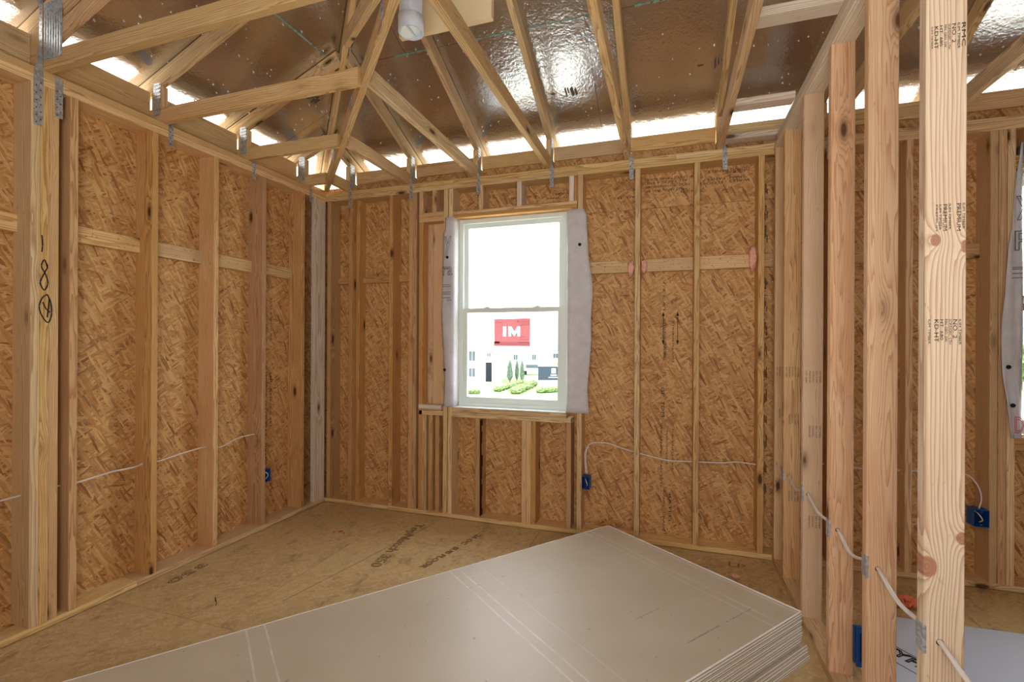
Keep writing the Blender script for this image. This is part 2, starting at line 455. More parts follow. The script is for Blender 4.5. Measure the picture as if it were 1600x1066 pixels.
class MB:
    def __init__(s): s.v = []; s.f = []
    def box(s, x0, x1, y0, y1, z0, z1):
        n = len(s.v)
        s.v += [(x0, y0, z0), (x1, y0, z0), (x1, y1, z0), (x0, y1, z0), (x0, y0, z1), (x1, y0, z1), (x1, y1, z1), (x0, y1, z1)]
        s.f += [tuple(n + i for i in q) for q in ((3, 2, 1, 0), (4, 5, 6, 7), (0, 1, 5, 4), (1, 2, 6, 5), (2, 3, 7, 6), (3, 0, 4, 7))]
        return s
    def poly(s, pts, hvec):
        """closed prism from polygon pts pushed by hvec"""
        n = len(s.v); k = len(pts); h = Vector(hvec)
        s.v += [tuple(p) for p in pts] + [tuple(Vector(p) + h) for p in pts]
        s.f += [tuple(n + i for i in range(k))[::-1], tuple(n + k + i for i in range(k))]
        s.f += [(n + i, n + (i + 1) % k, n + k + (i + 1) % k, n + k + i) for i in range(k)]
        return s
    def tube(s, pts, r, seg=8, flat=1.0, cap=True):
        pts = [Vector(p) for p in pts]; n0 = len(s.v)
        prev = None
        for i, p in enumerate(pts):
            d = (pts[min(i + 1, len(pts) - 1)] - pts[max(i - 1, 0)]).normalized()
            u = d.cross(Vector((0, 0, 1)))
            if u.length < .05: u = d.cross(Vector((0, 1, 0)))
            u.normalize(); w = u.cross(d).normalized()
            rr = r(i / (len(pts) - 1)) if callable(r) else r
            for k in range(seg):
                a = 2 * pi * k / seg
                s.v.append(tuple(p + u * rr * cos(a) * flat + w * rr * sin(a)))
        for i in range(len(pts) - 1):
            for k in range(seg):
                s.f.append((n0 + i * seg + k, n0 + i * seg + (k + 1) % seg, n0 + (i + 1) * seg + (k + 1) % seg, n0 + (i + 1) * seg + k))
        if cap:
            s.f.append(tuple(n0 + k for k in range(seg))[::-1]); e = n0 + (len(pts) - 1) * seg
            s.f.append(tuple(e + k for k in range(seg)))
        return s
    def make(s, name, rt, mat, smooth=False, **kw):
        return mesh(name, rt, mat, s.v, s.f, smooth, **kw)
def crom(pts, n=8):
    P = [Vector(p) for p in pts]; P = [P[0] * 2 - P[1]] + P + [P[-1] * 2 - P[-2]]; out = []
    for i in range(1, len(P) - 2):
        a, b, c, d = P[i - 1:i + 3]
        for k in range(n):
            t = k / n
            out.append(.5 * ((2 * b) + (c - a) * t + (2 * a - 5 * b + 4 * c - d) * t * t + (3 * b - a - 3 * c + d) * t ** 3))
    out.append(P[-2]); return out
def text(name, rt, body, mat, org, dirv, upv, size, width=None, outline=0.0, lift=.0012, spacing=1.0, label=None):
    """flat printed lettering lying on a surface; org = lower left corner"""
    cu = bpy.data.curves.new('txt', 'FONT'); cu.body = body; cu.size = 1.0; cu.space_line = spacing
    cu.resolution_u = 2
    if outline:
        cu.fill_mode = 'NONE'; cu.bevel_depth = outline / size; cu.bevel_resolution = 0
    tmp = bpy.data.objects.new('txt', cu); COL.objects.link(tmp)
    dg = bpy.context.evaluated_depsgraph_get()
    me = bpy.data.meshes.new_from_object(tmp.evaluated_get(dg))
    bpy.data.objects.remove(tmp); bpy.data.curves.remove(cu)
    xs = [v.co.x for v in me.vertices] or [0, 1]
    sx = size if width is None else width / max(1e-4, (max(xs) - min(xs)))
    x = Vector(dirv).normalized(); y = Vector(upv).normalized(); z = x.cross(y)
    o0 = Vector(org) + z * lift
    me.materials.clear(); me.materials.append(mat)
    me.transform(Matrix.Diagonal((sx, size, size if outline else 1, 1)))
    o = bpy.data.objects.new(name, me)
    o.matrix_basis = Matrix(((x.x, y.x, z.x, o0.x), (x.y, y.y, z.y, o0.y), (x.z, y.z, z.z, o0.z), (0, 0, 0, 1)))
    return link(o, rt, None, None, label)

# ------------------------------------------------------------------ SETTING: floor
fl = root('floor', (0, 0, 0), 'weathered tan wooden subfloor panels scattered with shavings', kind='structure')
def rowpanels(y0, y1, xs):
    for a, b in zip(xs[:-1], xs[1:]):
        board('subfloor_panel', fl, M['floor'], a + .0015, b - .0015, y0 + .0015, y1 - .0015, -.02, 0, axis='z', bev=0)
X0F, X1F = -A - DEP, 4.3
rowpanels(3.03, B + DEP, [X0F, -.93, 1.51, X1F])
rowpanels(1.81, 3.03, [X0F, -2.15, .29, 2.73, X1F])
rowpanels(.59, 1.81, [X0F, -1.6, .84, 3.28, X1F])
rowpanels(-.63, .59, [X0F, -.93, 1.51, X1F])
rowpanels(-1.85, -.63, [X0F, -2.15, .29, 2.73, X1F])
rowpanels(-3.1, -1.85, [X0F, -1.6, .84, 3.28, X1F])
MB().box(X0F, X1F, -3.1, B + DEP, -.30, -.022).make('joist_layer', fl, M['stud_dark'])
# shavings, sawdust curls and chips
mb = MB()
for i in range(520):
    if i < 300:
        if random.random() < .55:
            y = random.uniform(.9, B - .02); x = -A + .01 + abs(random.gauss(0, .10))
        else:
            x = random.uniform(-A, C); y = B - .01 - abs(random.gauss(0, .08))
    else:
        x = random.uniform(-A, C); y = random.uniform(1.2, B)
    s = random.uniform(.002, .0065); a = random.uniform(0, pi); l = s * random.uniform(1, 2.6)
    u = Vector((cos(a) * l, sin(a) * l, 0)); w = Vector((-sin(a) * s * .5, cos(a) * s * .5, 0)); c = Vector((x, y, .0003))
    mb.poly([c - u - w, c + u - w, c + u + w, c - u + w], (0, 0, s * .5))
mb.make('wood_shaving', fl, simple('fresh_shavings', rgb(216, 190, 146), .8), kind='stuff', label='pale wood shavings and sawdust along the floor')
# printed floor lettering and chalk
d = Vector((-1.768 + 1.84, 2.626 - 3.342, 0))
text('panel_print', fl, 'TopNotch 350', M['ink_faint'], (-1.89, 3.34, .0), d, (d.y * -1, d.x, 0), .10, .74, outline=.0022)
text('panel_print', fl, 'LP', M['ink_faint'], (.36, 3.36, 0), (1, -.15, 0), (.15, 1, 0), .10, .10)
text('panel_print', fl, '24 OC   SUB FLOOR', M['ink_faint'], (-1.36, 3.30, 0), (-.25, -1, 0), (1, -.25, 0), .055, .62, outline=.002)
text('panel_print', fl, '350', M['ink_faint'], (-2.86, 2.30, 0), (0.1, -1, 0), (1, .1, 0), .08, .26, outline=.002)
MB().poly([(-1.762, 3.40, .0004), (-2.02, 2.10, .0004), (-2.025, 2.10, .0004), (-1.767, 3.40, .0004)], (0, 0, .0004)).make('chalk_line', fl, M['ink_faint'])
mb = MB()
for (x, y, r) in ((-2.36, 3.02, .018), (-2.32, 3.0, .012), (-2.40, 2.99, .012)):
    mb.poly([(x + r * cos(a * pi / 4) * random.uniform(.6, 1.2), y + r * sin(a * pi / 4) * random.uniform(.6, 1.2), .0003) for a in range(8)], (0, 0, .0005))
mb.make('paint_mark', fl, simple('red_spray', rgb(196, 84, 66), .8), label='faint red spray mark')
mb = MB()
mb.tube(crom([(-2.37, 1.98, .001), (-2.36, 1.97, .03), (-2.34, 1.96, .012), (-2.33, 1.95, .001)], 4), .0016, 5)
mb.make('bent_nail', fl, M['hole'])

# ------------------------------------------------------------------ SETTING: walls
def plates_x(w, x0, x1, mat, breaks=()):
    xs = [x0, *breaks, x1]
    for a, b in zip(xs[:-1], xs[1:]):
        board('bottom_plate', w, M['plate'], a, b - .002, B, B + DEP, .004, T)
        board('top_plate', w, mat, a, b - .002, B, B + DEP, PLT, PLT + T)
    xs = [x0, *[b + .7 for b in breaks], x1]
    for a, b in zip(xs[:-1], xs[1:]):
        board('top_plate', w, mat, a, b - .002, B, B + DEP, PLT + T, TOP)

wb = root('wall_back', (0, B, 0), 'open stud back wall with strand board sheathing and window', kind='structure')
plates_x(wb, -A - DEP, C + .02, M['plate'], (-.66,))
plates_x(wb, C + .02, X1F, M['plate'])
def bstud(x, mat='stud', w=T, z0=T, z1=PLT, y0=0.0, y1=DEP, name='stud', **kw):
    return board(name, wb, M[mat], x, x + w - .0008, B + y0, B + y1, z0, z1, axis='z', **kw)
for x, m in ((-2.919, 'stud_dark'), (-2.691, 'stud_dark'), (-2.281, 'stud_dark'), (-2.090, 'stud'), (-2.051, 'stud_dark'), (-1.764, 'plate'),
             (-.655, 'stud'), (-.239, 'stud'), (.160, 'stud'), (.562, 'stud'), (.968, 'stud_dark'), (1.378, 'stud'), (1.788, 'stud'), (1.828, 'stud_dark')):
    bstud(x, m)
bstud(1.868, 'plate')
bstud(-2.65, 'stud_dark', y0=.05)
bstud(-1.992, 'stud_dark', z1=2.44, name='jack_stud')
bstud(-1.720, 'plate', z1=PLT, name='stud')
bstud(-.735, 'stud_dark', z1=.83, name='jack_stud')
bstud(-.695, 'stud_dark', z0=2.506, name='cripple_stud', y0=.03)
# niche left of the window: head, sill, backing boards
for z in (2.44, 2.4785): board('niche_header', wb, M['stud'], -1.992, -1.764, B, B + DEP, z, z + T)
for x in (-1.992, -1.87): bstud(x, 'stud', z0=2.517, name='cripple_stud')
for i, x in enumerate((-1.954, -1.905)):
    board('backing_board', wb, M['fir'], x, x + (.047 if i == 0 else .14), B + .09 - .0 * i, B + .128, .875, 2.44, axis='z')
board('niche_sill', wb, M['plate'], -1.985, -1.766, B, B + DEP, .835, .873)
board('sill_block', wb, M['white_board'], -1.985, -1.775, B - .012, B + .09, .885, .921, label='loose pale board on the niche sill')
board('niche_sill', wb, M['stud_dark'], -1.98, -1.78, B + .005, B + .1, .8732, .8848)
bstud(-1.954, 'stud', z1=.835, name='cripple_stud'); bstud(-1.897, 'stud_dark', z1=.835, name='cripple_stud')
bstud(-1.845, 'stud_dark', z1=.835, y0=.02, name='cripple_stud')
# window head, sill, cripples
board('window_header', wb, M['truss'], -1.682, -.66, B, B + DEP, 2.481, 2.506)
board('window_header', wb, M['stud_dark'], -1.682, -.66, B, B + DEP, 2.454, 2.480)
for x, m in ((-1.455, 'plate'), (-1.134, 'white_board'), (-.722, 'white_board')): bstud(x, m, z0=2.506, name='cripple_stud')
board('rough_sill', wb, M['truss'], -1.682, -.735, B, B + DEP, .870, .908)
board('rough_sill', wb, M['plate'], -1.682, -.70, B, B + DEP, .831, .869)
bk = bstud(-1.475, 'stud_dark', z1=.831, name='cripple_stud')
mb = MB()
for k in range(16):
    z = T + .01 + k * .048
    mb.box(-1.4375, -1.4375 + .0035 + random.uniform(0, .004), B + .004, B + .03 + random.uniform(0, .03), z, z + .047)
mb.make('bark_edge', sub(bk), M['bark'])
for x, m in ((-1.086, 'stud'), (-1.048, 'plate'), (-1.010, 'stud_dark')): bstud(x, m, z1=.831, name='cripple_stud')
# horizontal blocking against the sheathing
YB0, YB1 = B + .102, B + DEP
bk_b = []
for x0, x1, m in ((-2.881, -2.691, 'stud_dark'), (-2.612, -2.281, 'stud_dark'), (-2.243, -2.09, 'stud_dark'), (-.617, -.239, 'plate'),
                  (-.201, .160, 'plate'), (.198, .562, 'plate'), (.60, .968, 'stud_dark'), (1.006, 1.378, 'stud_dark'), (1.417, 1.788, 'stud_dark')):
    lo = x0 < -1
    o = board('blocking', wb, M[m], x0 + .001, x1 - .001, YB0, YB1, 1.966, 2.025 if lo else 2.057, axis='x')
    if not lo and x1 < .6: bk_b.append(o)
mb = MB()
for (x0, x1) in ((-.617, -.239), (-.201, .160), (.198, .562), (-2.612, -2.281)):
    for k in range(11):
        x = random.uniform(x0 + .02, x1 - .02); z = random.choice((1.985, 2.012, 2.035)) + random.uniform(-.006, .006)
        if x0 < -1: z = min(z, 2.01)
        mb.box(x - .0028, x + .0028, YB0 - .0006, YB0 - .0001, z - .0028, z + .0028)
mb.make('nail_head', wb, M['ink_faint'], kind='stuff')
# sheathing
ZS = 2.86
def sheath_x(x0, x1, z0, z1):
    o = board('sheathing_panel', wb, M['osb'], x0 + .0015, x1 - .0015, B + DEP, B + DEP + .011, z0 + .001, z1 - .001, axis='z', bev=0)
    return o
WX0, WX1, WZ0, WZ1 = -1.672, -.735, .908, 2.454
sh = []
for x0, x1 in ((-A - DEP - .011, -1.954), (-.735, .179), (.179, 1.397)):
    sh.append(sheath_x(x0, x1, -.3, 2.44)); sheath_x(x0, x1, 2.44, ZS)
sheath_x(-1.954, WX0, -.3, 2.44); sheath_x(-1.954, -.735, 2.455, ZS)
sheath_x(WX0, WX1, -.3, WZ0)
W2X0 = 1.90
sheath_x(1.397, W2X0, -.3, 2.44); sheath_x(1.397, W2X0, 2.44, ZS); sheath_x(W2X0, 3.2, 2.46, ZS); sheath_x(W2X0, 2.84, -.3, .90); sheath_x(2.84, X1F, -.3, 2.46); sheath_x(3.2, X1F, 2.46, ZS)
# right room window framing
for z in (2.46, 2.50): board('window_header', wb, M['stud_dark'], 1.90, 2.84, B, B + DEP, z, z + T)
for z in (.825, .864): board('rough_sill', wb, M['stud_dark'], 1.90, 2.84, B, B + DEP, z, z + T)
bstud(2.30, 'stud_dark', z0=2.538, name='cripple_stud'); bstud(2.16, 'stud_dark', z1=.825, name='cripple_stud')
bstud(1.945, 'stud_dark', z0=2.538, name='cripple_stud')
bstud(2.842, 'stud_dark'); bstud(3.25, 'stud_dark'); bstud(3.65, 'stud_dark'); bstud(4.05, 'stud_dark')
# rim boards between the truss heels
TX = [-2.71, -2.10, -1.49, -.885, -.295, .325, .94, 1.55, 2.16, 2.77, 3.38, 3.99]
for i, (a, b) in enumerate(zip(TX[:-1], TX[1:])):
    board('rim_block', wb, M[('truss', 'stud', 'plate')[i % 3]], a + .021, b - .021, B + .102, B + DEP, 2.862, 2.968, axis='x')
    board('rim_strip', wb, M['osb_edge'], a + .021, b - .021, B + .112, B + DEP - .001, TOP + .001, 2.861, axis='x', bev=0)
for k, (x0, x1) in enumerate(((.345, C + .09),)):
    board('ceiling_block', wb, M['white_board'], x0, x1, 3.47, 3.559, 2.80, 2.838)
mb = MB(); ya, yb2 = B + DEP + .0115, B + DEP + .014
for (x0, x1, z0, z1) in ((X0F - .02, WX0, -.3, ZS), (WX0, WX1, -.3, WZ0), (WX0, WX1, WZ1, ZS), (WX1, 1.90, -.3, ZS), (1.90, 2.84, -.3, .90), (1.90, 2.84, 2.46, ZS), (2.84, X1F + .05, -.3, ZS)):
    mb.box(x0, x1, ya, yb2, z0, z1)
mb.make('light_seal_wrap', wb, M['seal_wrap'])  # unseen outer sheet, added to stop light leaking through the panel joints
# printing on the strand board
sp = sub(sh[1])
yy = B + DEP
UP, DN = (0, 0, -1), (-1, 0, 0)         # upside-down print
def oprint(body, xr, z, size, width, mat='ink'):
    text('panel_print', sp if 'sp' in globals() else None, body, M[mat], (xr, yy, z), DN, UP, size, width, lift=.0012)
for body, xr, z, w in (('SPACE PANEL EDGES', .12, 2.66, .30), ('ALL FACES + ENDS', .12, 2.635, .32), ('THE ALL-WEATHERBOARD HAS', .14, 2.605, .32), ('THIS PANEL WILL BE', .10, 2.575, .27),
                       ('24 / 16', .135, 2.55, .06),
                       ('SIDING PANELS', .53, 2.675, .27), ('EXPOSURE', .50, 2.66, .12), ('SPAN  PANEL', .50, 2.62, .25), ('WALLS / FLOORS', .53, 2.595, .33), ('ST', .20, 2.57, .03),
                       ('ALL 352', -.245, 2.545, .16)):
    oprint(body, xr, z, .026, w)
for body, x, z, w, s in (('1/2 CAT', -.035, 1.90, .22, .022), ('SIZED FOR SPACING', -.03, 1.62, .30, .020), ('STRENGTH AXIS', .03, 1.60, .30, .018), ('GE  TDM', -.045, 1.12, .22, .034),
                         ('EXPOSURE 1', -.03, 1.44, .12, .03), ('SHEATHING SPAN 32/16', -.05, .84, .46, .022), ('PERFORMANCE', -.01, .80, .25, .018), ('THICKNESS 0.451', .03, .82, .30, .018), ('PANEL  GRADE', -.03, .36, .30, .022), ('RATED', .01, .34, .2, .026)):
    text('panel_print', sp, body, M['ink'], (x - .01, yy, z), (0, 0, -1), (1, 0, 0), s, w)
mb = MB()
for x, z0, z1 in ((-.045, 1.66, 1.44), (.055, 1.66, 1.44)):
    mb.box(x, x + .004, yy - .0014, yy - .001, z1, z0)
    for z, s in ((z0, 1), (z1, -1)):
        mb.poly([(x - .008, yy - .0014, z - s * .02), (x + .012, yy - .0014, z - s * .02), (x + .002, yy - .0014, z + s * .012)], (0, .0004, 0))
mb.make('panel_arrow', sp, M['ink'])
for body, x, w in (('TRUSS BEARS', -1.15, .18), ('EXPOSURE 1', -.80, .18), ('24 / 16  SPAN', -.78, .24)):
    text('panel_print', wb, body, M['ink'], (x + .1, yy, 2.62 - (.03 if '24' in body else 0)), DN, UP, .022, w)
mb = MB()      # crowded mill stamp right of the partition end
for k in range(14):
    for q in range(3):
        z = .40 + k * .16 + random.uniform(-.03, .03)
        mb.box(.62 + q * .008, .625 + q * .008, yy - .0014, yy - .001, z, z + random.uniform(.03, .09))
mb.make('panel_print', wb, M['ink'])

wl = root('wall_left', (-A, 0, 0), 'open stud left wall with strand board between the studs', kind='structure')
Y0L = -3.1
for a, b in ((Y0L, 1.95), (1.95, B - .0)):
    board('bottom_plate', wl, M['plate'], -A - DEP, -A, a, b - .002, .004, T)
for a, b in ((Y0L, -.4), (-.4, B)):
    board('top_plate', wl, M['plate'], -A - DEP, -A, a, b - .002, PLT, PLT + T)
for a, b in ((Y0L, 1.1), (1.1, B)):
    board('top_plate', wl, M['stud'], -A - DEP, -A, a, b - .002, PLT + T, TOP)
def lstud(y, mat='stud', y1=None, d=DEP, **kw):
    return board('stud', wl, M[mat], -A - d, -A, y, (y1 or y + T) - .0008, T, PLT, axis='z', **kw)
tri = [lstud(1.454, 'plate'), lstud(1.492, 'stud'), lstud(1.530, 'stud')]
lstud(1.613, 'stud_dark', d=.12); lstud(2.023, 'stud_dark'); lstud(2.430, 'stud'); lstud(2.836, 'stud_dark'); lstud(3.242, 'stud_dark')
board('corner_stud', wl, M['white_board'], -A - T, -A + .001, 3.396, B - .004, T, PLT, axis='z', label='pale grey bleached corner stud')
y = 1.21
while y > Y0L: lstud(y, 'stud_dark'); y -= .4064
lb = [(1.651, 2.023), (2.061, 2.43), (2.468, 2.836), (2.874, 3.242), (3.28, 3.39), (1.248, 1.454), (.842, 1.21), (1.568, 1.613)]
for a, b in lb:
    board('blocking', wl, M['plate'], -A - DEP, -A - .102, a + .001, b - .001, 1.968, 2.057, axis='y')
mb = MB()
for a, b in lb[:5]:
    for k in range(10):
        y = random.uniform(a + .02, b - .02); z = random.choice((1.985, 2.012, 2.035)) + random.uniform(-.006, .006)
        mb.box(-A - .1019, -A - .1014, y - .0028, y + .0028, z - .0028, z + .0028)
mb.make('nail_head', wl, M['ink_faint'], kind='stuff')
for a, b in ((Y0L, .41), (.41, 1.632), (1.632, 2.855), (2.855, B + DEP)):
    o = board('sheathing_panel', wl, M['osb_l'], -A - DEP - .011, -A - DEP, a + .0015, b - .0015, -.3, 2.44, axis='z', bev=0)
for a, b in ((Y0L, .01), (.01, 2.449), (2.449, B + DEP)):
    board('sheathing_panel', wl, M['osb_l'], -A - DEP - .011, -A - DEP, a + .0015, b - .0015, 2.441, ZS, axis='z', bev=0)
MB().box(-A - DEP - .014, -A - DEP - .0115, Y0L, B + DEP + .014, -.3, ZS).make('light_seal_wrap', wl, M['seal_wrap'])  # unseen sheet behind the left panels, added against light leaks
TY = [-2.77, -2.16, -1.55, -.94, -.33, .28, .89, 1.52, 2.10, 2.72, 3.31]
for i, (a, b) in enumerate(zip(TY[:-1], TY[1:])):
    board('rim_block', wl, M[('truss', 'stud')[i % 2]], -A - DEP, -A - .102, a + .021, b - .021, 2.795, 2.968, axis='y')
xl = -A - DEP
def lprint(body, y, z, size, w, upside=True):
    text('panel_print', wl, body, M['ink'], (xl, y, z), (0, -1, 0) if upside else (0, 0, -1), (0, 0, -1) if upside else (0, -1, 0) , size, w, lift=-.0012 if not upside else .0012)
for body, y, z, w in (('ALL SURFACES', 1.97, 2.67, .24), ('THICKNESS', 1.98, 2.64, .25), ('PANEL', 2.03, 2.60, .08), ('NAIL 6 IN', 2.42, 2.645, .24), ('WEATHERBOARD', 2.42, 2.62, .26), ('ENGINEERED', 2.40, 2.59, .26), ('GRADE', 2.28, 2.555, .12),
                      ('SPAN RATED', 2.82, 2.62, .28), ('EXPOSURE 1', 2.82, 2.59, .26), ('WALL 24 OC', 3.22, 2.65, .30), ('PANEL GRADE', 3.22, 2.62, .30), ('THICKNESS 0.451', 3.22, 2.59, .32), ('32/16', 1.40, 2.5, .15),
                      ('WALL', 3.38, 2.62, .09), ('MILL 352', 3.38, 2.58, .09)):
    text('panel_print', wl, body, M['ink'], (xl, y, z), (0, -1, 0), (0, 0, -1), .024, w, lift=-.0012)
for body, y, z, w in (('SHEATHING SPAN', 2.99, 1.86, .45), ('32/16 EXPOSURE', 3.05, 1.80, .35), ('SIZED FOR SPACING', 3.0, 1.25, .5), ('THICKNESS 0.451', 3.05, 1.2, .45), ('PANEL GRADE', 3.0, .80, .35), ('MILL 352', 3.06, .36, .18)):
    text('panel_print', wl, body, M['ink'], (xl, y, z), (0, 0, -1), (0, 1, 0), .026, w, lift=.0012)
# marker numbers on the triple post: 1, 8, circled k
mb = MB()
xp = -A + .0012
def stroke(pts):
    c = crom([(xp, y, z) for y, z in pts], 6)
    mb.tube(c, .0028, 5, 1.0)
stroke([(1.497, 1.955), (1.500, 1.91), (1.498, 1.872)])
stroke([(1.520, 1.80), (1.508, 1.835), (1.496, 1.80), (1.512, 1.765), (1.522, 1.72), (1.508, 1.685), (1.492, 1.72), (1.506, 1.765), (1.520, 1.80), (1.516, 1.82)])
stroke([(1.520, 1.665), (1.500, 1.645), (1.488, 1.60), (1.500, 1.555), (1.524, 1.525), (1.538, 1.57), (1.534, 1.625), (1.520, 1.665)])
stroke([(1.528, 1.645), (1.524, 1.59), (1.520, 1.55)])
stroke([(1.502, 1.625), (1.514, 1.595), (1.532, 1.575)])
mb.make('marker_number', wl, M['ink'], label='handwritten black marker number')

# partition of bare studs
wr = root('wall_right', (C, 2.2, 0), 'partition of bare pale studs with nail guards and drilled cable holes', kind='structure')
PT = 2.715
PW = AF
board('bottom_plate', wr, M['fir'], C, C + PW, .9, B - .001, 0, T)
board('top_plate', wr, M['white_board'], C, C + PW, .9, B - .001, PT, PT + T)
board('top_plate', wr, M['white_board'], C, C + PW, .9, B - .09, PT + T + .001, PT + 2 * T)
PY_ = [1.562, 1.953, 2.356, 2.785, 3.215, 3.478]
PM = ['big', 'pinkfir', 'pinkfir', 'fir', 'stud', 'stud']
HOLE = [(.688, .640), (.686, .660), (.683, .645), (.677, .668), (.680, .652), (.672, .660)]
stamp_lines = [('ILIM TIMBER', .006), ('NO. 2', .009), ('SCP/DGEC. LTH.', .005), ('FIN. GEO. SW', .005), ('HT  680', .006), ('KD-HT', .008), ('ILIM TIMBER', .006)]
studs_p = []
for i, (y, m) in enumerate(zip(PY_, PM)):
    wood_m = M[m]
    s_ = board('stud', wr, wood_m, C, C + PW, y, y + T, T, PT, axis='z')
    sub(s_); studs_p.append(s_)
    hx, hz = HOLE[i]
    mb = MB(); n = 12
    mb.poly([(hx + .009 * cos(2 * pi * k / n), y - .0006, hz + .009 * sin(2 * pi * k / n)) for k in range(n)], (0, .0004, 0))
    mb.make('drilled_hole', s_, M['hole'])
    if i < 5:   # steel nail guard on the room-side edge
        g = MB().box(C - .0022, C - .0006, y + .001, y + T - .001, hz - .035, hz + .040)
        g.box(C - .0022, C + .006, y - .0012, y + .001, hz - .035, hz + .040)
        go = g.make('nail_guard', s_, M['galv'], label='grey steel plate over the stud edge')
    yf = y - .0002
    if i == 0:
        def stamps(z, lines, flip=False):
            x = C + PW - .004
            for body, sz, w in lines:
                text('mill_stamp', s_, body, M['ink'], (x - sz, yf, z), (0, 0, -1), (1, 0, 0), sz * 1.35, w)
                x -= sz * 1.6 + .0012
        A_ = [('RMC', .009, .062), ('ILIM TIMBER', .006, .068), ('NO. 2', .009, .05), ('SCP/DGEC. LTH', .0055, .066), ('FIN. GEO. SW', .0055, .06), ('HT  680', .007, .055), ('KD-HT', .009, .06), ('ILIM TIMBER', .0035, .06)]
        Bl = [('ILIM TIMBER', .0055, .068), ('PREMIUM', .0095, .072), ('', .006, 0), ('ILIM TIMBER', .0055, .068), ('PREMIUM', .0095, .07), ('ILIM TIMBER', .006, .068), ('PREMIUM', .004, .07)]
        Cl = [('', .004, 0), ('ILIM TIMBER', .0055, .068), ('NO. 2', .0095, .05), ('SCP/DGEC. LTH', .006, .066), ('FIN. GEO. SW', .006, .06), ('HT  680', .007, .055), ('KD-HT', .010, .06), ('', .002, 0), ('ILIM TIMBER', .006, .066)]
        def st2(z, L):
            x = C + PW - .004
            for body, sz, w in L:
                if body: text('mill_stamp', s_, body, M['ink'], (x - sz, yf, z), (0, 0, -1), (1, 0, 0), sz * 1.35, w)
                x -= sz + .0028
        st2(2.285, A_); st2(1.808, Bl); st2(1.502, Cl)
    elif i in (3, 4, 5):
        for z, rows in ((1.27, 5), (.99, 4), (.53, 4)):
            if i == 5 and z > 1.2: z = 1.26
            x = C + PW - .008
            for k in range(rows):
                text('mill_stamp', s_, ('ILIM TIMBER', 'NO. 2 KD', 'SCP/DGEC.', 'PREMIUM', 'HT 680')[k], M['ink'], (x - .008, yf, z + .03), (0, 0, -1), (1, 0, 0), .010, .06)
                x -= .0155
board('ceiling_block', wr, M['white_board'], .345, C - .001, 2.186, 2.275, 2.79, 2.828, axis='x')
board('ceiling_block', wr, M['white_board'], .345, C - .001, 2.962, 3.05, 2.79, 2.828, axis='x')

# the far sides of the house, behind and beside the camera
wf = root('wall_front', (0, -3.1, 0), 'strand board wall behind the camera', kind='structure')
for i in range(6):
    x0 = X0F + i * 1.22; x1 = min(x0 + 1.22, X1F + .14)
    MB().box(x0 + .001, x1 - .001, -3.15, -3.1, -.3, 6.2).make('sheathing_panel', wf, M['osb'])
wr2 = root('wall_outer_right', (X1F, 0, 0), 'strand board wall of the neighbouring room', kind='structure')
for i in range(6):
    y0 = -3.1 + i * 1.14; y1 = y0 + 1.14
    MB().box(X1F, X1F + .05, y0 + .001, y1 - .001, -.3, 6.2).make('sheathing_panel', wr2, M['osb_l'])

# ------------------------------------------------------------------ SETTING: roof underside
cl = root('ceiling', (0, 0, 3.1), 'copper-brown reflective foil underside of the roof sheathing', kind='structure')
OV = 0.436                                     # overhang past the wall face
def roof_piece(side, lo, hi, a0, a1):
    """a sheathing panel between up-slope distances lo..hi (horizontal, from the wall face) and along-wall a0..a1, cut at the hip"""
    pts = []
    # back plane: distance s=B-y, along x; hip at x=-A+s.  left plane: distance s=x+A, along y; hip at y=B-s
    g = .0012
    lo += g; hi -= g; a0 += g; a1 -= g
    if side == 'b':
        x_lo, x_hi = max(a0, -A + lo + g), max(a0, -A + hi + g)
        if a1 <= x_lo: return
        if -A + hi > a1:
            pts = [(x_lo, lo), (a1, lo), (a1, a1 + A - g)]
            if a0 > -A + lo: pts.append((a0, a0 + A - g))
        else:
            pts = [(x_lo, lo), (a1, lo), (a1, hi), (x_hi, hi)]
            if x_lo == a0 and x_hi > a0 and a0 > -A + lo: pts.append((a0, a0 + A - g))
        pts = [(x, B - s, H0 + SL * s) for x, s in pts]
        nrm = Vector((0, SL, 1)).normalized()
    else:
        y_lo, y_hi = min(a1, B - lo - g), min(a1, B - hi - g)
        if y_lo <= a0: return
        if B - hi < a0:
            pts = [(lo, y_lo), (lo, a0), (B - a0 - g, a0)]
            if a1 < B - lo: pts.append((B - a1 - g, a1))
        else:
            pts = [(lo, y_lo), (lo, a0), (hi, a0), (hi, y_hi)]
            if y_lo == a1 and y_hi < a1 and a1 < B - lo: pts.append((B - a1 - g, a1))
        pts = [(-A + s, y, H0 + SL * s) for s, y in pts]
        nrm = Vector((-SL, 0, 1)).normalized()
    mb = MB(); mb.poly([Vector(p) for p in pts], nrm * .012)
    o = mb.make('roof_panel', cl, M['foil'], loc=pts[0])
    bm = bmesh.new(); bm.from_mesh(o.data); bmesh.ops.recalc_face_normals(bm, faces=bm.faces); bm.to_mesh(o.data); bm.free()
R0 = .691
rows = [-OV, R0] + [R0 + 1.126 * k for k in range(1, 7)]
for r, (lo, hi) in enumerate(zip(rows[:-1], rows[1:])):
    if lo > 7.2: break
    off = (r % 2) * 1.22
    x = -A - OV - 2.0 + off
    while x < X1F:
        roof_piece('b', lo, hi, max(x, -A - OV), min(x + 2.44, X1F + .06)); x += 2.44
    y = B + OV + 1.6 - off
    while y > -3.15:
        roof_piece('l', lo, hi, max(y - 2.44, -3.15), min(y, B + OV)); y -= 2.44
up_ = .0135
e0 = -OV
xr, yr = X1F + .06, -3.15
def rp(x, y): return (x, y, roof_z(x, y) + up_ / cos(math.atan(SL)))
cn = (-A + e0, B - e0)
kx = min(xr + A, B - yr)
hipend = (-A + kx, B - kx)
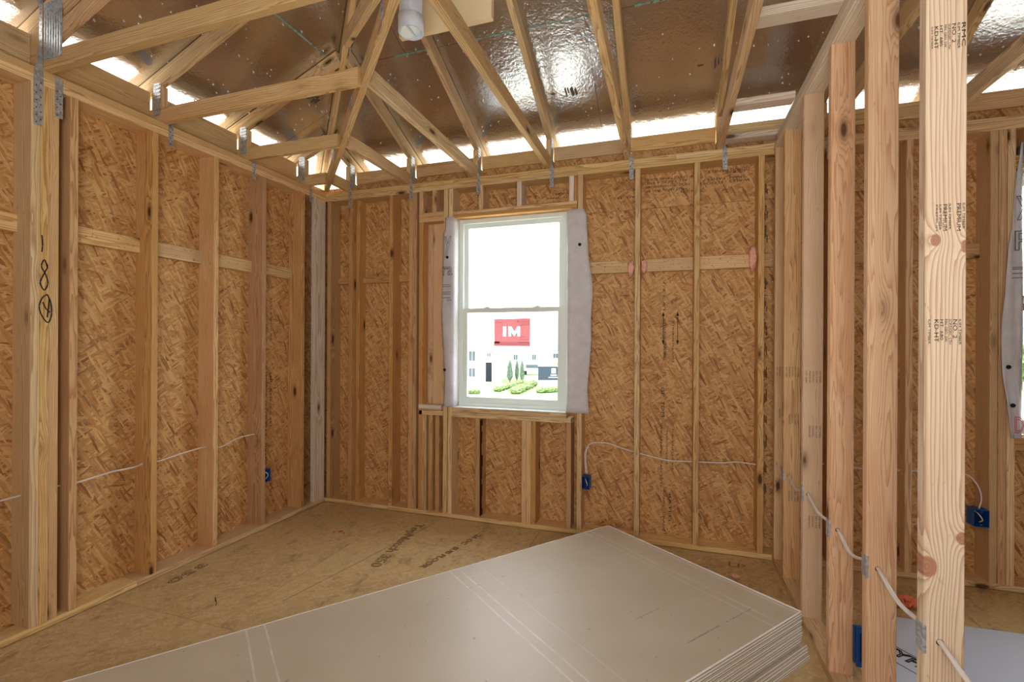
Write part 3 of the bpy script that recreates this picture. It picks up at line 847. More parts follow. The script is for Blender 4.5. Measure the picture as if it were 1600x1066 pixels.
mesh('light_seal_felt', cl, M['seal_felt'], [rp(*cn), rp(xr, B - e0), rp(xr, B - kx), rp(*hipend), rp(-A + e0, yr), rp(hipend[0], yr)], [(0, 1, 2, 3), (0, 3, 5, 4)])  # unseen cover over the roof panels, added to block light leaks
# nail tips glinting through the foil, and the printed marks
mb = MB()
nb = Vector((0, -SL, -1)).normalized(); nl = Vector((SL, 0, -1)).normalized()
def tip(x, y, n, s):
    c = Vector((x, y, roof_z(x, y))); u = n.orthogonal().normalized(); w = n.cross(u)
    a = random.uniform(0, pi); u, w = u * cos(a) + w * sin(a), w * cos(a) - u * sin(a)
    k = len(mb.v); l = s * random.uniform(1, 2.2)
    mb.v += [tuple(c + u * s), tuple(c - u * s * .5 + w * s * .8), tuple(c - u * s * .5 - w * s * .8), tuple(c + n * l + u * random.uniform(-s, s))]
    mb.f += [(k, k + 1, k + 3), (k + 1, k + 2, k + 3), (k + 2, k, k + 3)]
for i in range(900):
    if i % 5 < 3:
        s = random.choice([random.uniform(-.3, 3.2), random.choice([.05, .35, .69, 1.0, 1.3, 1.81]) + random.gauss(0, .02)])
        x = random.uniform(-A + max(s, 0), 3.0)
        tip(x, B - s, nb, random.uniform(.0035, .0075))
    else:
        s = random.choice([random.uniform(-.3, 3.0), random.choice([.05, .35, .69, 1.0, 1.3]) + random.gauss(0, .02)])
        y = random.uniform(0, B - max(s, 0))
        tip(-A + s, y, nl, random.uniform(.0035, .0075))
mb.make('nail_tip', cl, simple('bright_nail', (.97, .97, .95), .4, .2), kind='stuff', label='bright nail tips poking through the foil')
teal = simple('teal_chalk', rgb(140, 186, 176), .6, .4)
mb = MB()
def streak(p0, p1, w):
    P0, P1 = Vector(p0), Vector(p1); n = 26
    for k in range(n):
        if random.random() < .12: continue
        a = P0.lerp(P1, k / n); b = P0.lerp(P1, (k + random.uniform(.8, 1.3)) / n)
        d = (b - a).normalized(); nn = nb if abs(d.x) > abs(d.y) else nl
        s = d.cross(nn) * w * random.uniform(.15, .8); q = nn * .0015
        mb.poly([a - s + q, b - s * .7 + q, b + s * .7 + q, a + s + q], nn * .0004)
zb = H0 + SL * R0
for x0, x1 in ((-1.80, -1.55), (-1.30, -.95), (-.85, -.55), (-.5, -.42), (-.2, .25)): streak((x0, B - R0, zb), (x1, B - R0, zb), .012)
for y0, y1 in ((2.75, 2.25), (2.12, 1.9)): streak((-A + R0, y0, zb), (-A + R0, y1, zb), .012)
mb.make('chalk_streak', cl, teal, label='teal chalk smear along the panel joint')
# printed marks on the foil
mb = MB()
def mark(x, y):
    n = nb if B - y < x + A else nl
    c = Vector((x, y, roof_z(x, y))) + n * .0012; k_ = .75
    u = Vector((1, 0, 0)) if n is nb else Vector((0, 1, 0)); w = n.cross(u)
    for du, dw, a, b in ((-.09, .0, .02, .008), (0, 0, .007, .045), (.018, .01, .006, .03), (.045, -.005, .014, .045), (.07, -.01, .01, .035)):
        q = c + u * du + w * dw; uu = (u * a + w * b * .25) * k_; ww = (w * b - u * a * .4) * k_
        mb.poly([q - uu - ww, q + uu - ww, q + uu + ww, q - uu + ww], n * .0003)
for p in ((-.70, 3.30), (.27, 3.27), (-.95, 3.52), (-2.45, 1.72), (-1.25, 1.9), (.62, 2.6), (-2.55, 2.9), (1.5, 2.4), (-.33, 2.1)): mark(*p)
mb.make('foil_print', cl, simple('foil_ink', rgb(120, 108, 98), .5, .6), label='small printed marks on the foil')

# ------------------------------------------------------------------ windows
def sash_window(name, x0, x1, z0, z1, lab):
    w = root(name, ((x0 + x1) / 2, B + .10, z0), lab, kind='structure')
    y0, y1 = B + .075, B + .15
    def frame(nm, X0, X1, Z0, Z1, Y0, Y1, t, tb=None, rt=None):
        tb = tb or t
        mb = MB()
        mb.box(X0, X0 + t, Y0, Y1, Z0, Z1); mb.box(X1 - t, X1, Y0, Y1, Z0, Z1)
        mb.box(X0 + t, X1 - t, Y0, Y1, Z1 - t, Z1); mb.box(X0 + t, X1 - t, Y0, Y1, Z0, Z0 + tb)
        return mb.make(nm, rt or w, M['vinyl'])
    frame('window_frame', x0, x1, z0, z1, y0, y1, .034, .030)
    zm = z0 + (z1 - z0) * .515
    up = sub(frame('upper_sash', x0 + .034, x1 - .034, zm - .012, z1 - .034, y0 + .035, y1 - .01, .034, .03))
    lo = sub(frame('lower_sash', x0 + .034, x1 - .034, z0 + .03, zm + .014, y0 + .008, y0 + .034, .036, .050))
    MB().box(x0 + .068, x1 - .068, y0 + .052, y0 + .056, zm + .018, z1 - .068).make('pane', up, M['glass'])
    MB().box(x0 + .07, x1 - .07, y0 + .018, y0 + .022, z0 + .08, zm - .022).make('pane', lo, M['glass'])
    for xx in (x0 + .24, x1 - .24):
        mb = MB().box(xx - .03, xx + .03, y0 + .008, y0 + .03, zm + .014, zm + .02); mb.box(xx - .012, xx + .02, y0 + .004, y0 + .016, zm + .02, zm + .026)
        mb.make('sash_lock', lo, M['vinyl'])
    return w, lo
w1, lo1 = sash_window('window_1', -1.655, -.752, .912, 2.452, 'white vinyl double-hung window with red sticker, bright daylight outside')
ys = B + .075 + .0165
cu = bpy.data.curves.new('sticker', 'CURVE'); cu.dimensions = '2D'; cu.fill_mode = 'BOTH'
lz0, lz1 = 1.490, 1.568
for poly in ([(-1.352, 1.412), (-1.048, 1.412), (-1.046, 1.634), (-1.354, 1.630)],
             [(-1.274, lz0), (-1.274, lz1), (-1.250, lz1), (-1.250, lz0)],
             [(-1.228, lz0), (-1.228, lz1), (-1.207, lz1), (-1.180, lz0 + .034), (-1.153, lz1), (-1.132, lz1), (-1.132, lz0), (-1.152, lz0), (-1.152, lz1 - .034), (-1.180, lz0 + .002), (-1.208, lz1 - .034), (-1.208, lz0)]):
    sp2 = cu.splines.new('POLY'); sp2.points.add(len(poly) - 1); sp2.use_cyclic_u = True
    for p_, (x_, z_) in zip(sp2.points, poly): p_.co = (x_ + 1.2, z_ - 1.5, 0, 1)
tmp = bpy.data.objects.new('t', cu); COL.objects.link(tmp)
me = bpy.data.meshes.new_from_object(tmp.evaluated_get(bpy.context.evaluated_depsgraph_get()))
bpy.data.objects.remove(tmp)
me.materials.clear(); me.materials.append(M['red_film'])
st = bpy.data.objects.new('sticker', me)
st.matrix_basis = Matrix(((1, 0, 0, -1.2), (0, 0, -1, ys - .0004), (0, 1, 0, 1.5), (0, 0, 0, 1)))
link(st, lo1, None, None, 'red film sticker with clear letters IM'); sub(st)
def stext(body, x, z, size, w, mat='ink_film', out=0.0):
    text('sticker_lettering', st, body, M[mat], (x, ys - .0006, z), (1, 0, 0), (0, 0, 1), size, w, lift=.001)
for k, (b, w_) in enumerate((('WINDOWS AND DOORS', .085), ('NOTICE TO BUILDER', .085), ('SERIES 3540 SH', .085), ('VINYL', .06), ('U 0.33', .08), ('SHGC 0.23', .08))):
    stext(b, -1.140, 1.606 - k * (.015 if k < 3 else .022) - (.06 if k >= 3 else 0), .013, w_)
stext('8', -1.158, 1.602, .02, .014); stext('MADE IN USA', -1.342, 1.600, .010, .06); stext('CAUTION', -1.342, 1.565, .009, .045); stext('REMOVE', -1.344, 1.440, .012, .05)
MB().box(-1.348, -1.305, ys - .0012, ys - .0007, 1.432, 1.448).make('sticker_bar', st, M['ink_film'])
mb = MB(); mb.box(-1.672, -.736, B - .004, B + .07, .9085, .9145)
mb.make('sill_pan', w1, M['vinyl'], label='white sill flashing strip')
w2, lo2 = sash_window('window_2', 1.905, 2.83, .912, 2.452, 'white vinyl window of the neighbouring room')
MB().box(1.985, 2.25, ys - .0006, ys, 1.64, 1.73).make('sticker', lo2, M['red_film'], label='red film sticker seen at the frame edge')

# ------------------------------------------------------------------ house wrap flaps
def flap(name, edge_pts, label, cat='wrap'):
    """edge_pts: rows from bottom to top; each row a list of (x,y) across; z per row"""
    rows = edge_pts; n = len(rows[0][1]); vs = []; fs = []
    for z, row in rows:
        for (x, y) in row: vs.append((x, y, z))
    for i in range(len(rows) - 1):
        for k in range(n - 1):
            a = i * n + k; fs.append((a, a + 1, a + n + 1, a + n))
    o = mesh(name, None, M['wrap'], vs, fs, True, loc=vs[0])
    m = o.modifiers.new('thick', 'SOLIDIFY'); m.thickness = .0012
    tag(o, label, 'house wrap')
    PINV[o.name] = o.matrix_basis.inverted()
    return o
def wav(z, s, a): return a * mnoise.noise(Vector((z * 3.1, s * 7.7, s)))
rows = []
for i in range(33):
    z = .915 + i * (2.437 - .915) / 32; u = i / 32
    xe = -.560 + .012 * (1 - abs(u - .6) * 2) - (.022 if u > .97 else .0) + wav(z, 3, .03)
    if u > .66: xe -= (u - .66) * .10
    row = [(-.747, B + .072), (-.744, B + .035), (-.738, B + .002), (-.722, B - .010)]
    for k in range(1, 8):
        s = k / 7
        row.append((-.722 + (xe + .722) * s, B - .008 - .010 * sin(s * pi) * (1 + wav(z, 5, 1.4)) - .02 * s * s * (.6 + wav(z, 9, 1.6))))
    rows.append((z, row))
fr_ = flap('house_wrap', rows, 'white house wrap folded round the right side of the middle window')
rows = []
for i in range(33):
    z = .915 + i * (2.46 - .915) / 32; u = i / 32
    xe = -1.765 + .018 * (u > .93) + wav(z, 21, .018) + .008 * sin(u * 9)
    row = [(-1.656, B + .072), (-1.658, B + .035), (-1.662, B + .002), (-1.672, B - .010)]
    for k in range(1, 6):
        s = k / 5
        row.append((-1.672 + (xe + 1.672) * s, B - .010 - .012 * sin(s * pi) * (1 + wav(z, 25, 1.5))))
    rows.append((z, row[::-1]))
fl_ = flap('house_wrap', rows, 'white house wrap with outlined grey letters on the left side of the middle window')
yl = B - .031
for body, x, z, s, w in (('y', -1.740, 2.19, .24, .062), ('ra', -1.762, 1.985, .15, .088), ('s', -1.70, 1.985, .13, .035)):
    if body == 's': continue
    text('wrap_lettering', fl_, body, M['ink_grey'], (x, yl, z), (1, 0, 0), (0, 0, 1), s, w, outline=.0022, lift=.0005)
for k, (b, z) in enumerate((('Cert', 1.775),)):
    text('wrap_lettering', fl_, b, M['ink_grey'], (-1.72, yl, z), (1, 0, 0), (0, 0, 1), .03, .045, lift=.0005)
mb = MB()
for z in (1.905, 1.89, 1.845, 1.83, 1.80): mb.box(-1.755, -1.685, yl - .0006, yl, z, z + .004)
mb.make('wrap_lettering', fl_, M['ink_grey'])
def button(x, z, y, rt):
    mb = MB(); n = 14
    for r, d in ((.012, .003), (.006, .005)):
        mb.poly([(x + r * cos(2 * pi * k / n), y, z + r * sin(2 * pi * k / n)) for k in range(n)], (0, -d, 0))
    mb.make('cap_nail', rt, M['hole'])
button(-.635, 2.17, B - .022, fr_); button(-1.715, 2.13, yl, fl_); button(-1.735, 1.215, yl, fl_)
rows = []
for i in range(29):
    z = .90 + i * (2.60 - .90) / 28; u = i / 28
    kz = [(.90, 1.868), (1.25, 1.835), (1.55, 1.826), (1.72, 1.842), (2.0, 1.852), (2.3, 1.878), (2.61, 1.915)]
    xe = next(a1 + (b1 - a1) * (z - a0) / (b0 - a0) for (a0, a1), (b0, b1) in zip(kz[:-1], kz[1:]) if z <= b0) + wav(z, 41, .014)
    row = []
    for k in range(7):
        s = k / 6
        row.append((xe + (1.93 - xe) * s, B - .012 - .028 * (1 - s) * (1 - .5 * abs(u - .5)) + .006 * sin(s * 9 + z * 5)))
    row += [(1.936, B + .03), (1.94, B + .07)]
    rows.append((z, row))
f3 = flap('house_wrap', rows, 'white house wrap hanging beside the window at the right edge')
text('wrap_lettering', f3, 'y', M['ink_grey'], (1.888, B - .036, 2.20), (1, 0, 0), (0, 0, 1), .20, .08, outline=.0022, lift=.0)
text('wrap_lettering', f3, 'P', M['ink_grey'], (1.868, B - .041, 1.98), (1, 0, 0), (0, 0, 1), .16, .08, outline=.0022, lift=.0)
text('wrap_lettering', f3, 'DU', M['ink_red'], (1.878, B - .041, .935), (1, 0, 0), (0, 0, 1), .13, .085, outline=.0028, lift=.0)
mb = MB()
for z in (1.88, 1.87, 1.845, 1.82): mb.box(1.868, 1.925, B - .0412, B - .040, z, z + .004)
mb.make('wrap_lettering', f3, M['ink_grey'], kind='stuff')
button(1.872, 1.09, B - .042, f3); button(1.852, 1.31, B - .042, f3)

# ------------------------------------------------------------------ trusses
def ribbed_plate(rt, c, u, v, w, h, n, label=None):
    """a pressed nail plate centred c, in-plane axes u (across) v (along teeth rows), outward n, with raised ribs"""
    c, u, v, n = Vector(c), Vector(u), Vector(v), Vector(n)
    mb = MB()
    def q(cc, a, b, t): mb.poly([cc - u * a - v * b, cc + u * a - v * b, cc + u * a + v * b, cc - u * a + v * b], n * t)
    q(c, w / 2, h / 2, .0018)
    k = max(3, int(h / .022)) if w < .09 else 0
    if k:
        for i in range(k): q(c + v * (h * ((i + .5) / k - .5)) + n * .0018, w * .42, .004, .003)
    else:
        k = int(w / .019)
        for i in range(k): q(c + u * (w * ((i + .5) / k - .5)) + n * .0018, .0035, h * .48, .003)
    o = mb.make('nail_plate', rt, M['galv'], label=label)
    bm = bmesh.new(); bm.from_mesh(o.data); bmesh.ops.recalc_face_normals(bm, faces=bm.faces); bm.to_mesh(o.data); bm.free()
    return o
def tie(rt, x, y, along, z0=2.625, z1=2.775, w=.030):
    """steel hurricane tie: strap nailed on the plate face, twisting back beside the chord. along: 'b' back wall, 'l' left wall"""
    mb = MB(); hb = MB()
    if along == 'b':
        yf = B - .0022
        mb.box(x - w / 2, x + w / 2, yf - .0012, yf + .0012, z0, TOP - .01)
        mb.poly([(x - w / 2, yf - .0012, TOP - .01), (x + w / 2, yf - .0012, TOP - .01), (x - w / 2 + .004, yf + .035, z1 + .05), (x - w / 2, yf + .005, z1 + .05)], (.0018, .001, 0))
        for k in range(6): hb.box(x - w * .28 + (k % 2) * w * .4, x - w * .28 + (k % 2) * w * .4 + .005, yf - .0018, yf - .0012, z0 + .012 + k * .019, z0 + .017 + k * .019)
    else:
        xf = -A + .0022
        mb.box(xf - .0012, xf + .0012, y - w / 2, y + w / 2, z0, TOP - .01)
        mb.poly([(xf, y - w / 2, TOP - .01), (xf, y + w / 2, TOP - .01), (xf - .005, y - w / 2 + .003, z1 + .05), (xf - .035, y - w / 2, z1 + .05)], (0, .0018, 0))
        for k in range(6): hb.box(xf + .0012, xf + .0018, y - w * .28 + (k % 2) * w * .4, y - w * .28 + (k % 2) * w * .4 + .005, z0 + .012 + k * .019, z0 + .017 + k * .019)
    o = sub(mb.make('tie_strap', rt, M['galv'], label='galvanised tie strap'))
    hb.make('nail_head', o, M['hole'], kind='stuff')
RB = 0.0963                       # vertical depth of a sloping 2x4
def rz(s): return H0 - .004 + SL * s      # top of rafters
NAMES = {-2.71: ('short jack truss nearest the left corner on the back wall', 0)}
def truss_back(x, label, end=None, strap=True):
    s_end = x + A - .03 if end is None else end
    r = root('roof_truss', (x, B, TOP), label, 'truss', 'roof trusses bearing on the back wall')
    ye = B - s_end
    board('bottom_chord', r, M['truss'], x - .019, x + .019, ye, B + DEP - .002, TOP + .0005, TOP + AF, axis='y')
    nz = RB / 2
    beam('top_chord', r, M['truss'], (x, B + OV - .02, rz(-(OV - .02)) - nz), (x, ye - .0, rz(s_end) - nz), .038, AF)
    board('heel_web', r, M['truss'], x - .0185, x + .0185, B + .004, B + .093, TOP + AF, rz(-.05) - RB + .004, axis='z')
    sx = 1 if x < .9 else -1
    ribbed_plate(r, (x + sx * .0193, B + .045, 2.915), (0, 1, 0), (0, 0, 1), .06, .20, (sx, 0, 0), 'shiny ribbed nail plate')
    if strap: tie(r, x + .030, B, 'b')
    return r
labs = ['short roof truss nearest the room corner on the back wall', 'roof truss over the niche left of the window', 'roof truss over the left side of the window',
        'roof truss over the right side of the window', 'roof truss over the bays right of the window', 'last roof truss left of the bare stud partition',
        'roof truss just right of the partition', 'roof truss over the neighbouring room beyond the partition', 'roof truss above the right edge window']
for x, l in zip(TX[:9], labs):
    truss_back(x, l, end=min(x + A - .03, 4.2))
def truss_left(y, label, girder=False):
    s_end = B - y - .03
    r = root('roof_truss', (-A, y, TOP), label, 'truss', 'roof trusses bearing on the left wall')
    xe = -A + s_end
    board('bottom_chord', r, M['truss'], -A - DEP + .002, xe, y - .019, y + .019, TOP + .0005, TOP + AF, axis='x')
    dd = .14 if girder else AF; nz = dd / 2 * RB / AF
    beam('top_chord', r, M['truss'], (-A - OV + .02, y, rz(-(OV - .02)) - RB / 2), (xe, y, rz(s_end) - RB / 2), .038, AF)
    if not girder:
        board('heel_web', r, M['truss'], -A - .093, -A - .004, y - .0185, y + .0185, TOP + AF, rz(-.05) - RB + .004, axis='z')
        ribbed_plate(r, (-A - .045, y - .0193, 2.915), (1, 0, 0), (0, 0, 1), .06, .20, (0, -1, 0), 'shiny ribbed nail plate')
        tie(r, -A, y + .034, 'l', z0=2.64)
    return r
truss_left(3.31, 'short roof truss nearest the room corner on the left wall')
truss_left(2.72, 'second roof truss from the corner on the left wall')
truss_left(2.10, 'third roof truss from the corner, over the left wall studs')
g = truss_left(1.52, 'girder truss with large ribbed steel plate at the upper left', girder=True)
board('heel_web', g, M['stud'], -A - .135, -A - .01, 1.501, 1.5385, TOP + AF, rz(-.07) - RB + .004, axis='z')
beam('heel_wedge', g, M['stud'], (-A - .02, 1.52, 2.90), (-A + .62, 1.52, 2.90 + .62 * SL), .038, .06)
ribbed_plate(g, (-A + .075, 1.5005, 2.955), (1, 0, 0), (0, 0, 1), .135, .28, (0, -1, 0), 'large bright ribbed steel plate')
# hold-down strap beside the plate
mb = MB(); hb = MB()
xs_ = -A - .015
mb.box(xs_ - .012, xs_ + .012, 1.4965, 1.4985, 2.90, 3.13)
mb.poly([(xs_ - .012, 1.4975, 2.90), (xs_ + .012, 1.4975, 2.90), (-A + .003, 1.50, 2.74), (-A + .003, 1.462, 2.74)], (.0015, -.0015, 0))
mb.box(-A + .0006, -A + .0026, 1.462, 1.500, 2.49, 2.74)
for k in range(12): hb.box(-A + .0026, -A + .0032, 1.470 + (k % 2) * .017, 1.475 + (k % 2) * .017, 2.50 + k * .018, 2.505 + k * .018)
for k in range(10): hb.box(xs_ - .006 + (k % 2) * .008, xs_ - .003 + (k % 2) * .008, 1.4958, 1.4965, 2.94 + k * .018, 2.944 + k * .018)
so = sub(mb.make('tie_strap', g, M['galv'], label='long twisted galvanised hold-down strap')); hb.make('nail_head', so, M['hole'], kind='stuff')
mb = MB().box(-A + .0006, -A + .0026, 1.548, 1.580, 2.56, TOP - .01); mb.box(-A + .0006, -A + .0026, 1.5405, 1.5425, TOP - .01, 2.84)
hb = MB()
for k in range(7): hb.box(-A + .0026, -A + .0032, 1.554 + (k % 2) * .013, 1.559 + (k % 2) * .013, 2.57 + k * .02, 2.575 + k * .02)
so = sub(mb.make('tie_strap', g, M['galv'])); hb.make('nail_head', so, M['hole'], kind='stuff')
for y, l in ((.89, 'roof truss on the left wall beside the camera'),):
    r = truss_left(y, l, girder=False)
# hip truss on the diagonal
hp = root('hip_truss', (-A, B, TOP), 'diagonal hip truss running from the room corner over the room', 'truss')
q = sqrt(.5)
def hipp(k, z): return (-A + k, B - k, z)
beam('bottom_chord', hp, M['truss'], hipp(.04, TOP + .0455), hipp(2.9, TOP + .0455), .038, AF)
beam('top_chord', hp, M['truss'], hipp(-.3, H0 - .004 - .3 * SL - .06), hipp(3.4, H0 - .004 + 3.4 * SL - .06), .038, AF)
beam('web', hp, M['truss'], hipp(.95, H0 + .95 * SL - .11), hipp(2.05, TOP + .10), .0375, AF, up=(0, 0, 1))
ribbed_plate(hp, Vector(hipp(.93, H0 + .93 * SL - .08)) + Vector((.0145, .0145, 0)), (q, -q, 0), (0, 0, 1), .07, .16, (q, q, 0), 'nail plate')
for k in (.62, 1.23, 1.84):
    ribbed_plate(hp, Vector(hipp(k - .03, TOP + .045)) - Vector((.0145, .0145, 0)), (q, -q, 0), (0, 0, 1), .05, .07, (-q, -q, 0), 'steel hanger')
# cream block between the roof members behind the pipe
mb_ = root('blocking_board', (-1.19, 2.55, 3.40), 'short cream board fixed between the rafters behind the pipe', 'board')
board('board', mb_, simple('fresh_cream_pine', rgb(240, 220, 176), .6), -1.465, -.905, 2.36, 2.398, 3.165, 3.40, axis='x')

# ------------------------------------------------------------------ white vent pipe under the roof
pc = Vector((-1.235, 2.10, 2.985))
pr_ = root('vent_pipe', pc, 'white plastic vent pipe with an open end hanging under the roof', 'pipe')
def ring_tube(name, rt, mat, c, r, ri, z0, z1, n=28):
    vs = []; fs = []
    for z, rr in ((z0, r), (z1, r), (z1, ri), (z0, ri)):
        for k in range(n): a = 2 * pi * k / n; vs.append((c.x + rr * cos(a), c.y + rr * sin(a), z))
    for j in range(4):
        for k in range(n):
            fs.append((j * n + k, j * n + (k + 1) % n, ((j + 1) % 4) * n + (k + 1) % n, ((j + 1) % 4) * n + k))
    return mesh(name, rt, mat, vs, fs, True)
ring_tube('pipe', pr_, M['pvc'], pc, .055, .050, 3.02, roof_z(pc.x, pc.y) - .003)
ring_tube('coupling', pr_, M['pvc'], pc, .063, .056, 2.985, 3.06)
mb = MB()
for k in range(18):
    a0, a1 = 2 * pi * k / 18, 2 * pi * (k + 1) / 18
    mb.poly([(pc.x, pc.y, 3.0), (pc.x + .052 * cos(a0), pc.y + .052 * sin(a0) , 3.0 + .018 * cos(a0)), (pc.x + .052 * cos(a1), pc.y + .052 * sin(a1), 3.0 + .018 * cos(a1))], (0, 0, .004))
mb.make('damper', pr_, M['vinyl'])
MB().box(pc.x - .004, pc.x + .004, pc.y - .05, pc.y + .05, 2.99, 2.997).make('damper_rod', pr_, M['pvc'])

# ------------------------------------------------------------------ electrical boxes and cables
def ebox(x, y, z, facing, label, w=.058, h=.095, d=.07):
    r = root('electrical_box', (x, y, z - h / 2), label, 'electrical box')
    mb = MB()
    if facing == 'y':      # opens towards the camera (-y); (x,y) = front centre
        t = .003
        mb.box(x - w / 2, x - w / 2 + t, y, y + d, z - h / 2, z + h / 2); mb.box(x + w / 2 - t, x + w / 2, y, y + d, z - h / 2, z + h / 2)
        mb.box(x - w / 2 + t, x + w / 2 - t, y, y + d, z + h / 2 - t, z + h / 2); mb.box(x - w / 2 + t, x + w / 2 - t, y, y + d, z - h / 2, z - h / 2 + t)
        mb.make('box_shell', r, M['blue'])
        MB().box(x - w / 2 + t, x + w / 2 - t, y + d - .006, y + d - .001, z - h / 2 + t, z + h / 2 - t).make('box_back', r, M['blue_d'])
        for s in (-1, 1): MB().box(x - .006, x + .006, y + .001, y + .02, z + s * (h / 2 - .012) - .004, z + s * (h / 2 - .012) + .004).make('screw_lug', r, M['blue'])
        MB().tube(crom([(x - .01, y + d - .02, z + .03), (x - .004, y + .02, z + .02), (x + .01, y + .01, z - .01), (x + .004, y + .03, z - .03)], 5), .0035, 6).make('wire_tail', r, M['cable'], True)
    else:                  # opens towards +x
        t = .003
        mb.box(x - d, x, y - w / 2, y - w / 2 + t, z - h / 2, z + h / 2); mb.box(x - d, x, y + w / 2 - t, y + w / 2, z - h / 2, z + h / 2)
        mb.box(x - d, x, y - w / 2 + t, y + w / 2 - t, z + h / 2 - t, z + h / 2); mb.box(x - d, x, y - w / 2 + t, y + w / 2 - t, z - h / 2, z - h / 2 + t)
        mb.make('box_shell', r, M['blue'])
        MB().box(x - d + .001, x - d + .006, y - w / 2 + t, y + w / 2 - t, z - h / 2 + t, z + h / 2 - t).make('box_back', r, M['blue_d'])
        MB().tube(crom([(x - .05, y - .005, z + .03), (x - .01, y, z + .02), (x - .006, y + .012, z), (x - .02, y + .002, z - .03)], 5), .0035, 6).make('wire_tail', r, M['cable'], True)
    return r
ebox(-.588, B + .012, .392, 'y', 'blue electrical box beside the stud right of the window')
ebox(-A - .012, 2.905, .400, 'x', 'blue electrical box on the left wall')
ebox(1.747, B - .012, .415, 'y', 'blue electrical box in the neighbouring room under its window side', w=.075, h=.10)
b3 = root('electrical_box', (C + PW + .03, 2.33, .10), 'blue electrical box low on the partition stud', 'electrical box')
MB().box(C + PW - .003, C + PW + .048, 2.336, 2.355, .105, .255).make('box_shell', b3, M['blue'])
MB().box(C + PW + .002, C + PW + .056, 2.322, 2.336, .098, .262).make('box_rim', b3, M['blue'])
MB().box(C + PW + .012, C + PW + .040, 2.3205, 2.322, .12, .24).make('box_opening', b3, M['blue_d'])

def cable(name, pts, label, rt=None, r=.0052, mat='cable', flat=1.0, n=8):
    o = MB().tube(crom(pts, n), r, 8, flat).make(name, rt, M[mat], True, loc=pts[0])
    if rt is None: tag(o, label, 'cable')
    return o
yw = B + .07
cb = cable('electric_cable', [(-.592, yw - .03, .46), (-.600, yw - .02, .54), (-.600, yw, .62), (-.555, yw, .680), (-.44, yw, .690), (-.33, yw, .660), (-.22, yw, .635), (-.05, yw, .602), (.02, yw, .595), (.18, yw, .602), (.35, yw, .608), (.45, yw, .622), (.56, yw, .615), (.60, yw, .615)],
           'white cable looping from the blue box right of the window to the partition')
cable('electric_cable', [(-.578, yw - .05, .46), (-.592, yw - .04, .56), (-.588, yw - .025, .63), (-.57, yw - .02, .655)], 'short second white cable end above the box right of the window')
xw = -A - .07
cable('electric_cable', [(xw, .9, .66), (xw, 1.2, .668), (xw, 1.44, .676), (xw, 1.5, .68), (xw, 1.63, .68), (xw, 1.70, .676), (xw, 1.85, .690), (xw, 1.98, .688), (xw, 2.04, .70), (xw, 2.12, .69), (xw, 2.25, .705), (xw, 2.45, .715), (xw, 2.55, .69), (xw, 2.68, .725), (xw, 2.80, .73), (xw, 2.855, .73)],
      'white cable threaded through the left wall studs')
pts = [(C + .0, 3.60, .70)]
pts = []
for i in range(5, -1, -1):
    hx, hz = HOLE[i]; y = PY_[i]
    pts += [(hx, y + T + .01, hz + .004), (hx, y - .012, hz)]
    if i > 0: pts.append((hx - .006, (y + PY_[i - 1] + T) / 2, hz - .028))
pts += [(.70, 1.40, .60), (.735, 1.22, .565), (.80, 1.0, .55)]
pts = [(.66, B + .07, .62)] + pts
cable('electric_cable', pts, 'white cable threaded through the bare studs of the partition', r=.0058, flat=1.25)
cable('electric_cable', [(1.66, yw - .03, .66), (1.70, yw - .06, .655), (1.735, B - .004, .60), (1.752, B + .0, .53), (1.745, B + .01, .468)], 'thin white cable entering the blue box in the neighbouring room', r=.004)
cable('electric_cable', [(.74, yw, .66), (.9, yw, .655), (1.0, yw, .65), (1.2, yw, .64), (1.40, yw, .648), (1.65, yw, .66)], 'white cable along the back wall of the neighbouring room', r=.0045)

# ------------------------------------------------------------------ pink foam on the blocking and floor
def blob(name, c, rx, ry, rz_, label, n=3, seed=0, rough=.45, sub_=3):
    bm = bmesh.new(); bmesh.ops.create_icosphere(bm, subdivisions=sub_, radius=1)
    for v in bm.verts:
        k = 1 + rough * mnoise.noise(v.co * 2.6 + Vector((seed * 7.1, seed, 0))) + rough * .5 * mnoise.noise(v.co * 6 + Vector((0, seed * 3, 1)))
        v.co = Vector((v.co.x * rx * k, v.co.y * ry * k, v.co.z * rz_ * k))
    me = bpy.data.meshes.new(name); bm.to_mesh(me); bm.free()
    for p in me.polygons: p.use_smooth = True
    me.materials.append(M['foam'])
    o = bpy.data.objects.new(name, me); o.location = c; COL.objects.link(o)
    tag(o, label, 'foam'); return o
blob('spray_foam', (-.272, B + .090, 1.995), .024, .016, .060, 'pink spray foam left of the first stud right of the window', seed=1)
blob('spray_foam', (-.178, B + .090, 2.005), .022, .016, .050, 'pink spray foam right of the first stud right of the window', seed=2)
blob('spray_foam', (.542, B + .092, 2.030), .024, .018, .085, 'pink spray foam at the stud beside the partition', seed=3)
blob('spray_foam', (.392, 3.205, .008), .024, .02, .012, 'small pink foam scrap on the floor behind the drywall stack', seed=4)
# coarse orange fibre pad on the floor of the other room
pad = root('fibre_pad', (1.25, 3.17, 0), 'coarse orange fibre pad on the floor seen between the studs', 'pad')
mb = MB()
for k in range(60):
    a = random.uniform(0, 2 * pi); r0 = random.uniform(0, 1); x = 1.25 + .085 * r0 * cos(a); y = 3.17 + .055 * r0 * sin(a); z = .012 + .028 * (1 - r0) + random.uniform(0, .008)
    b = random.uniform(0, pi); l = random.uniform(.015, .03)
    mb.tube(crom([(x - l * cos(b), y - l * sin(b), z - .004), (x, y, z + .006), (x + l * cos(b), y + l * sin(b), z - .004)], 3), .0065, 5)
mb.make('fibre_clump', pad, simple('orange_fibre', rgb(236, 128, 92), .8), True, kind='stuff')

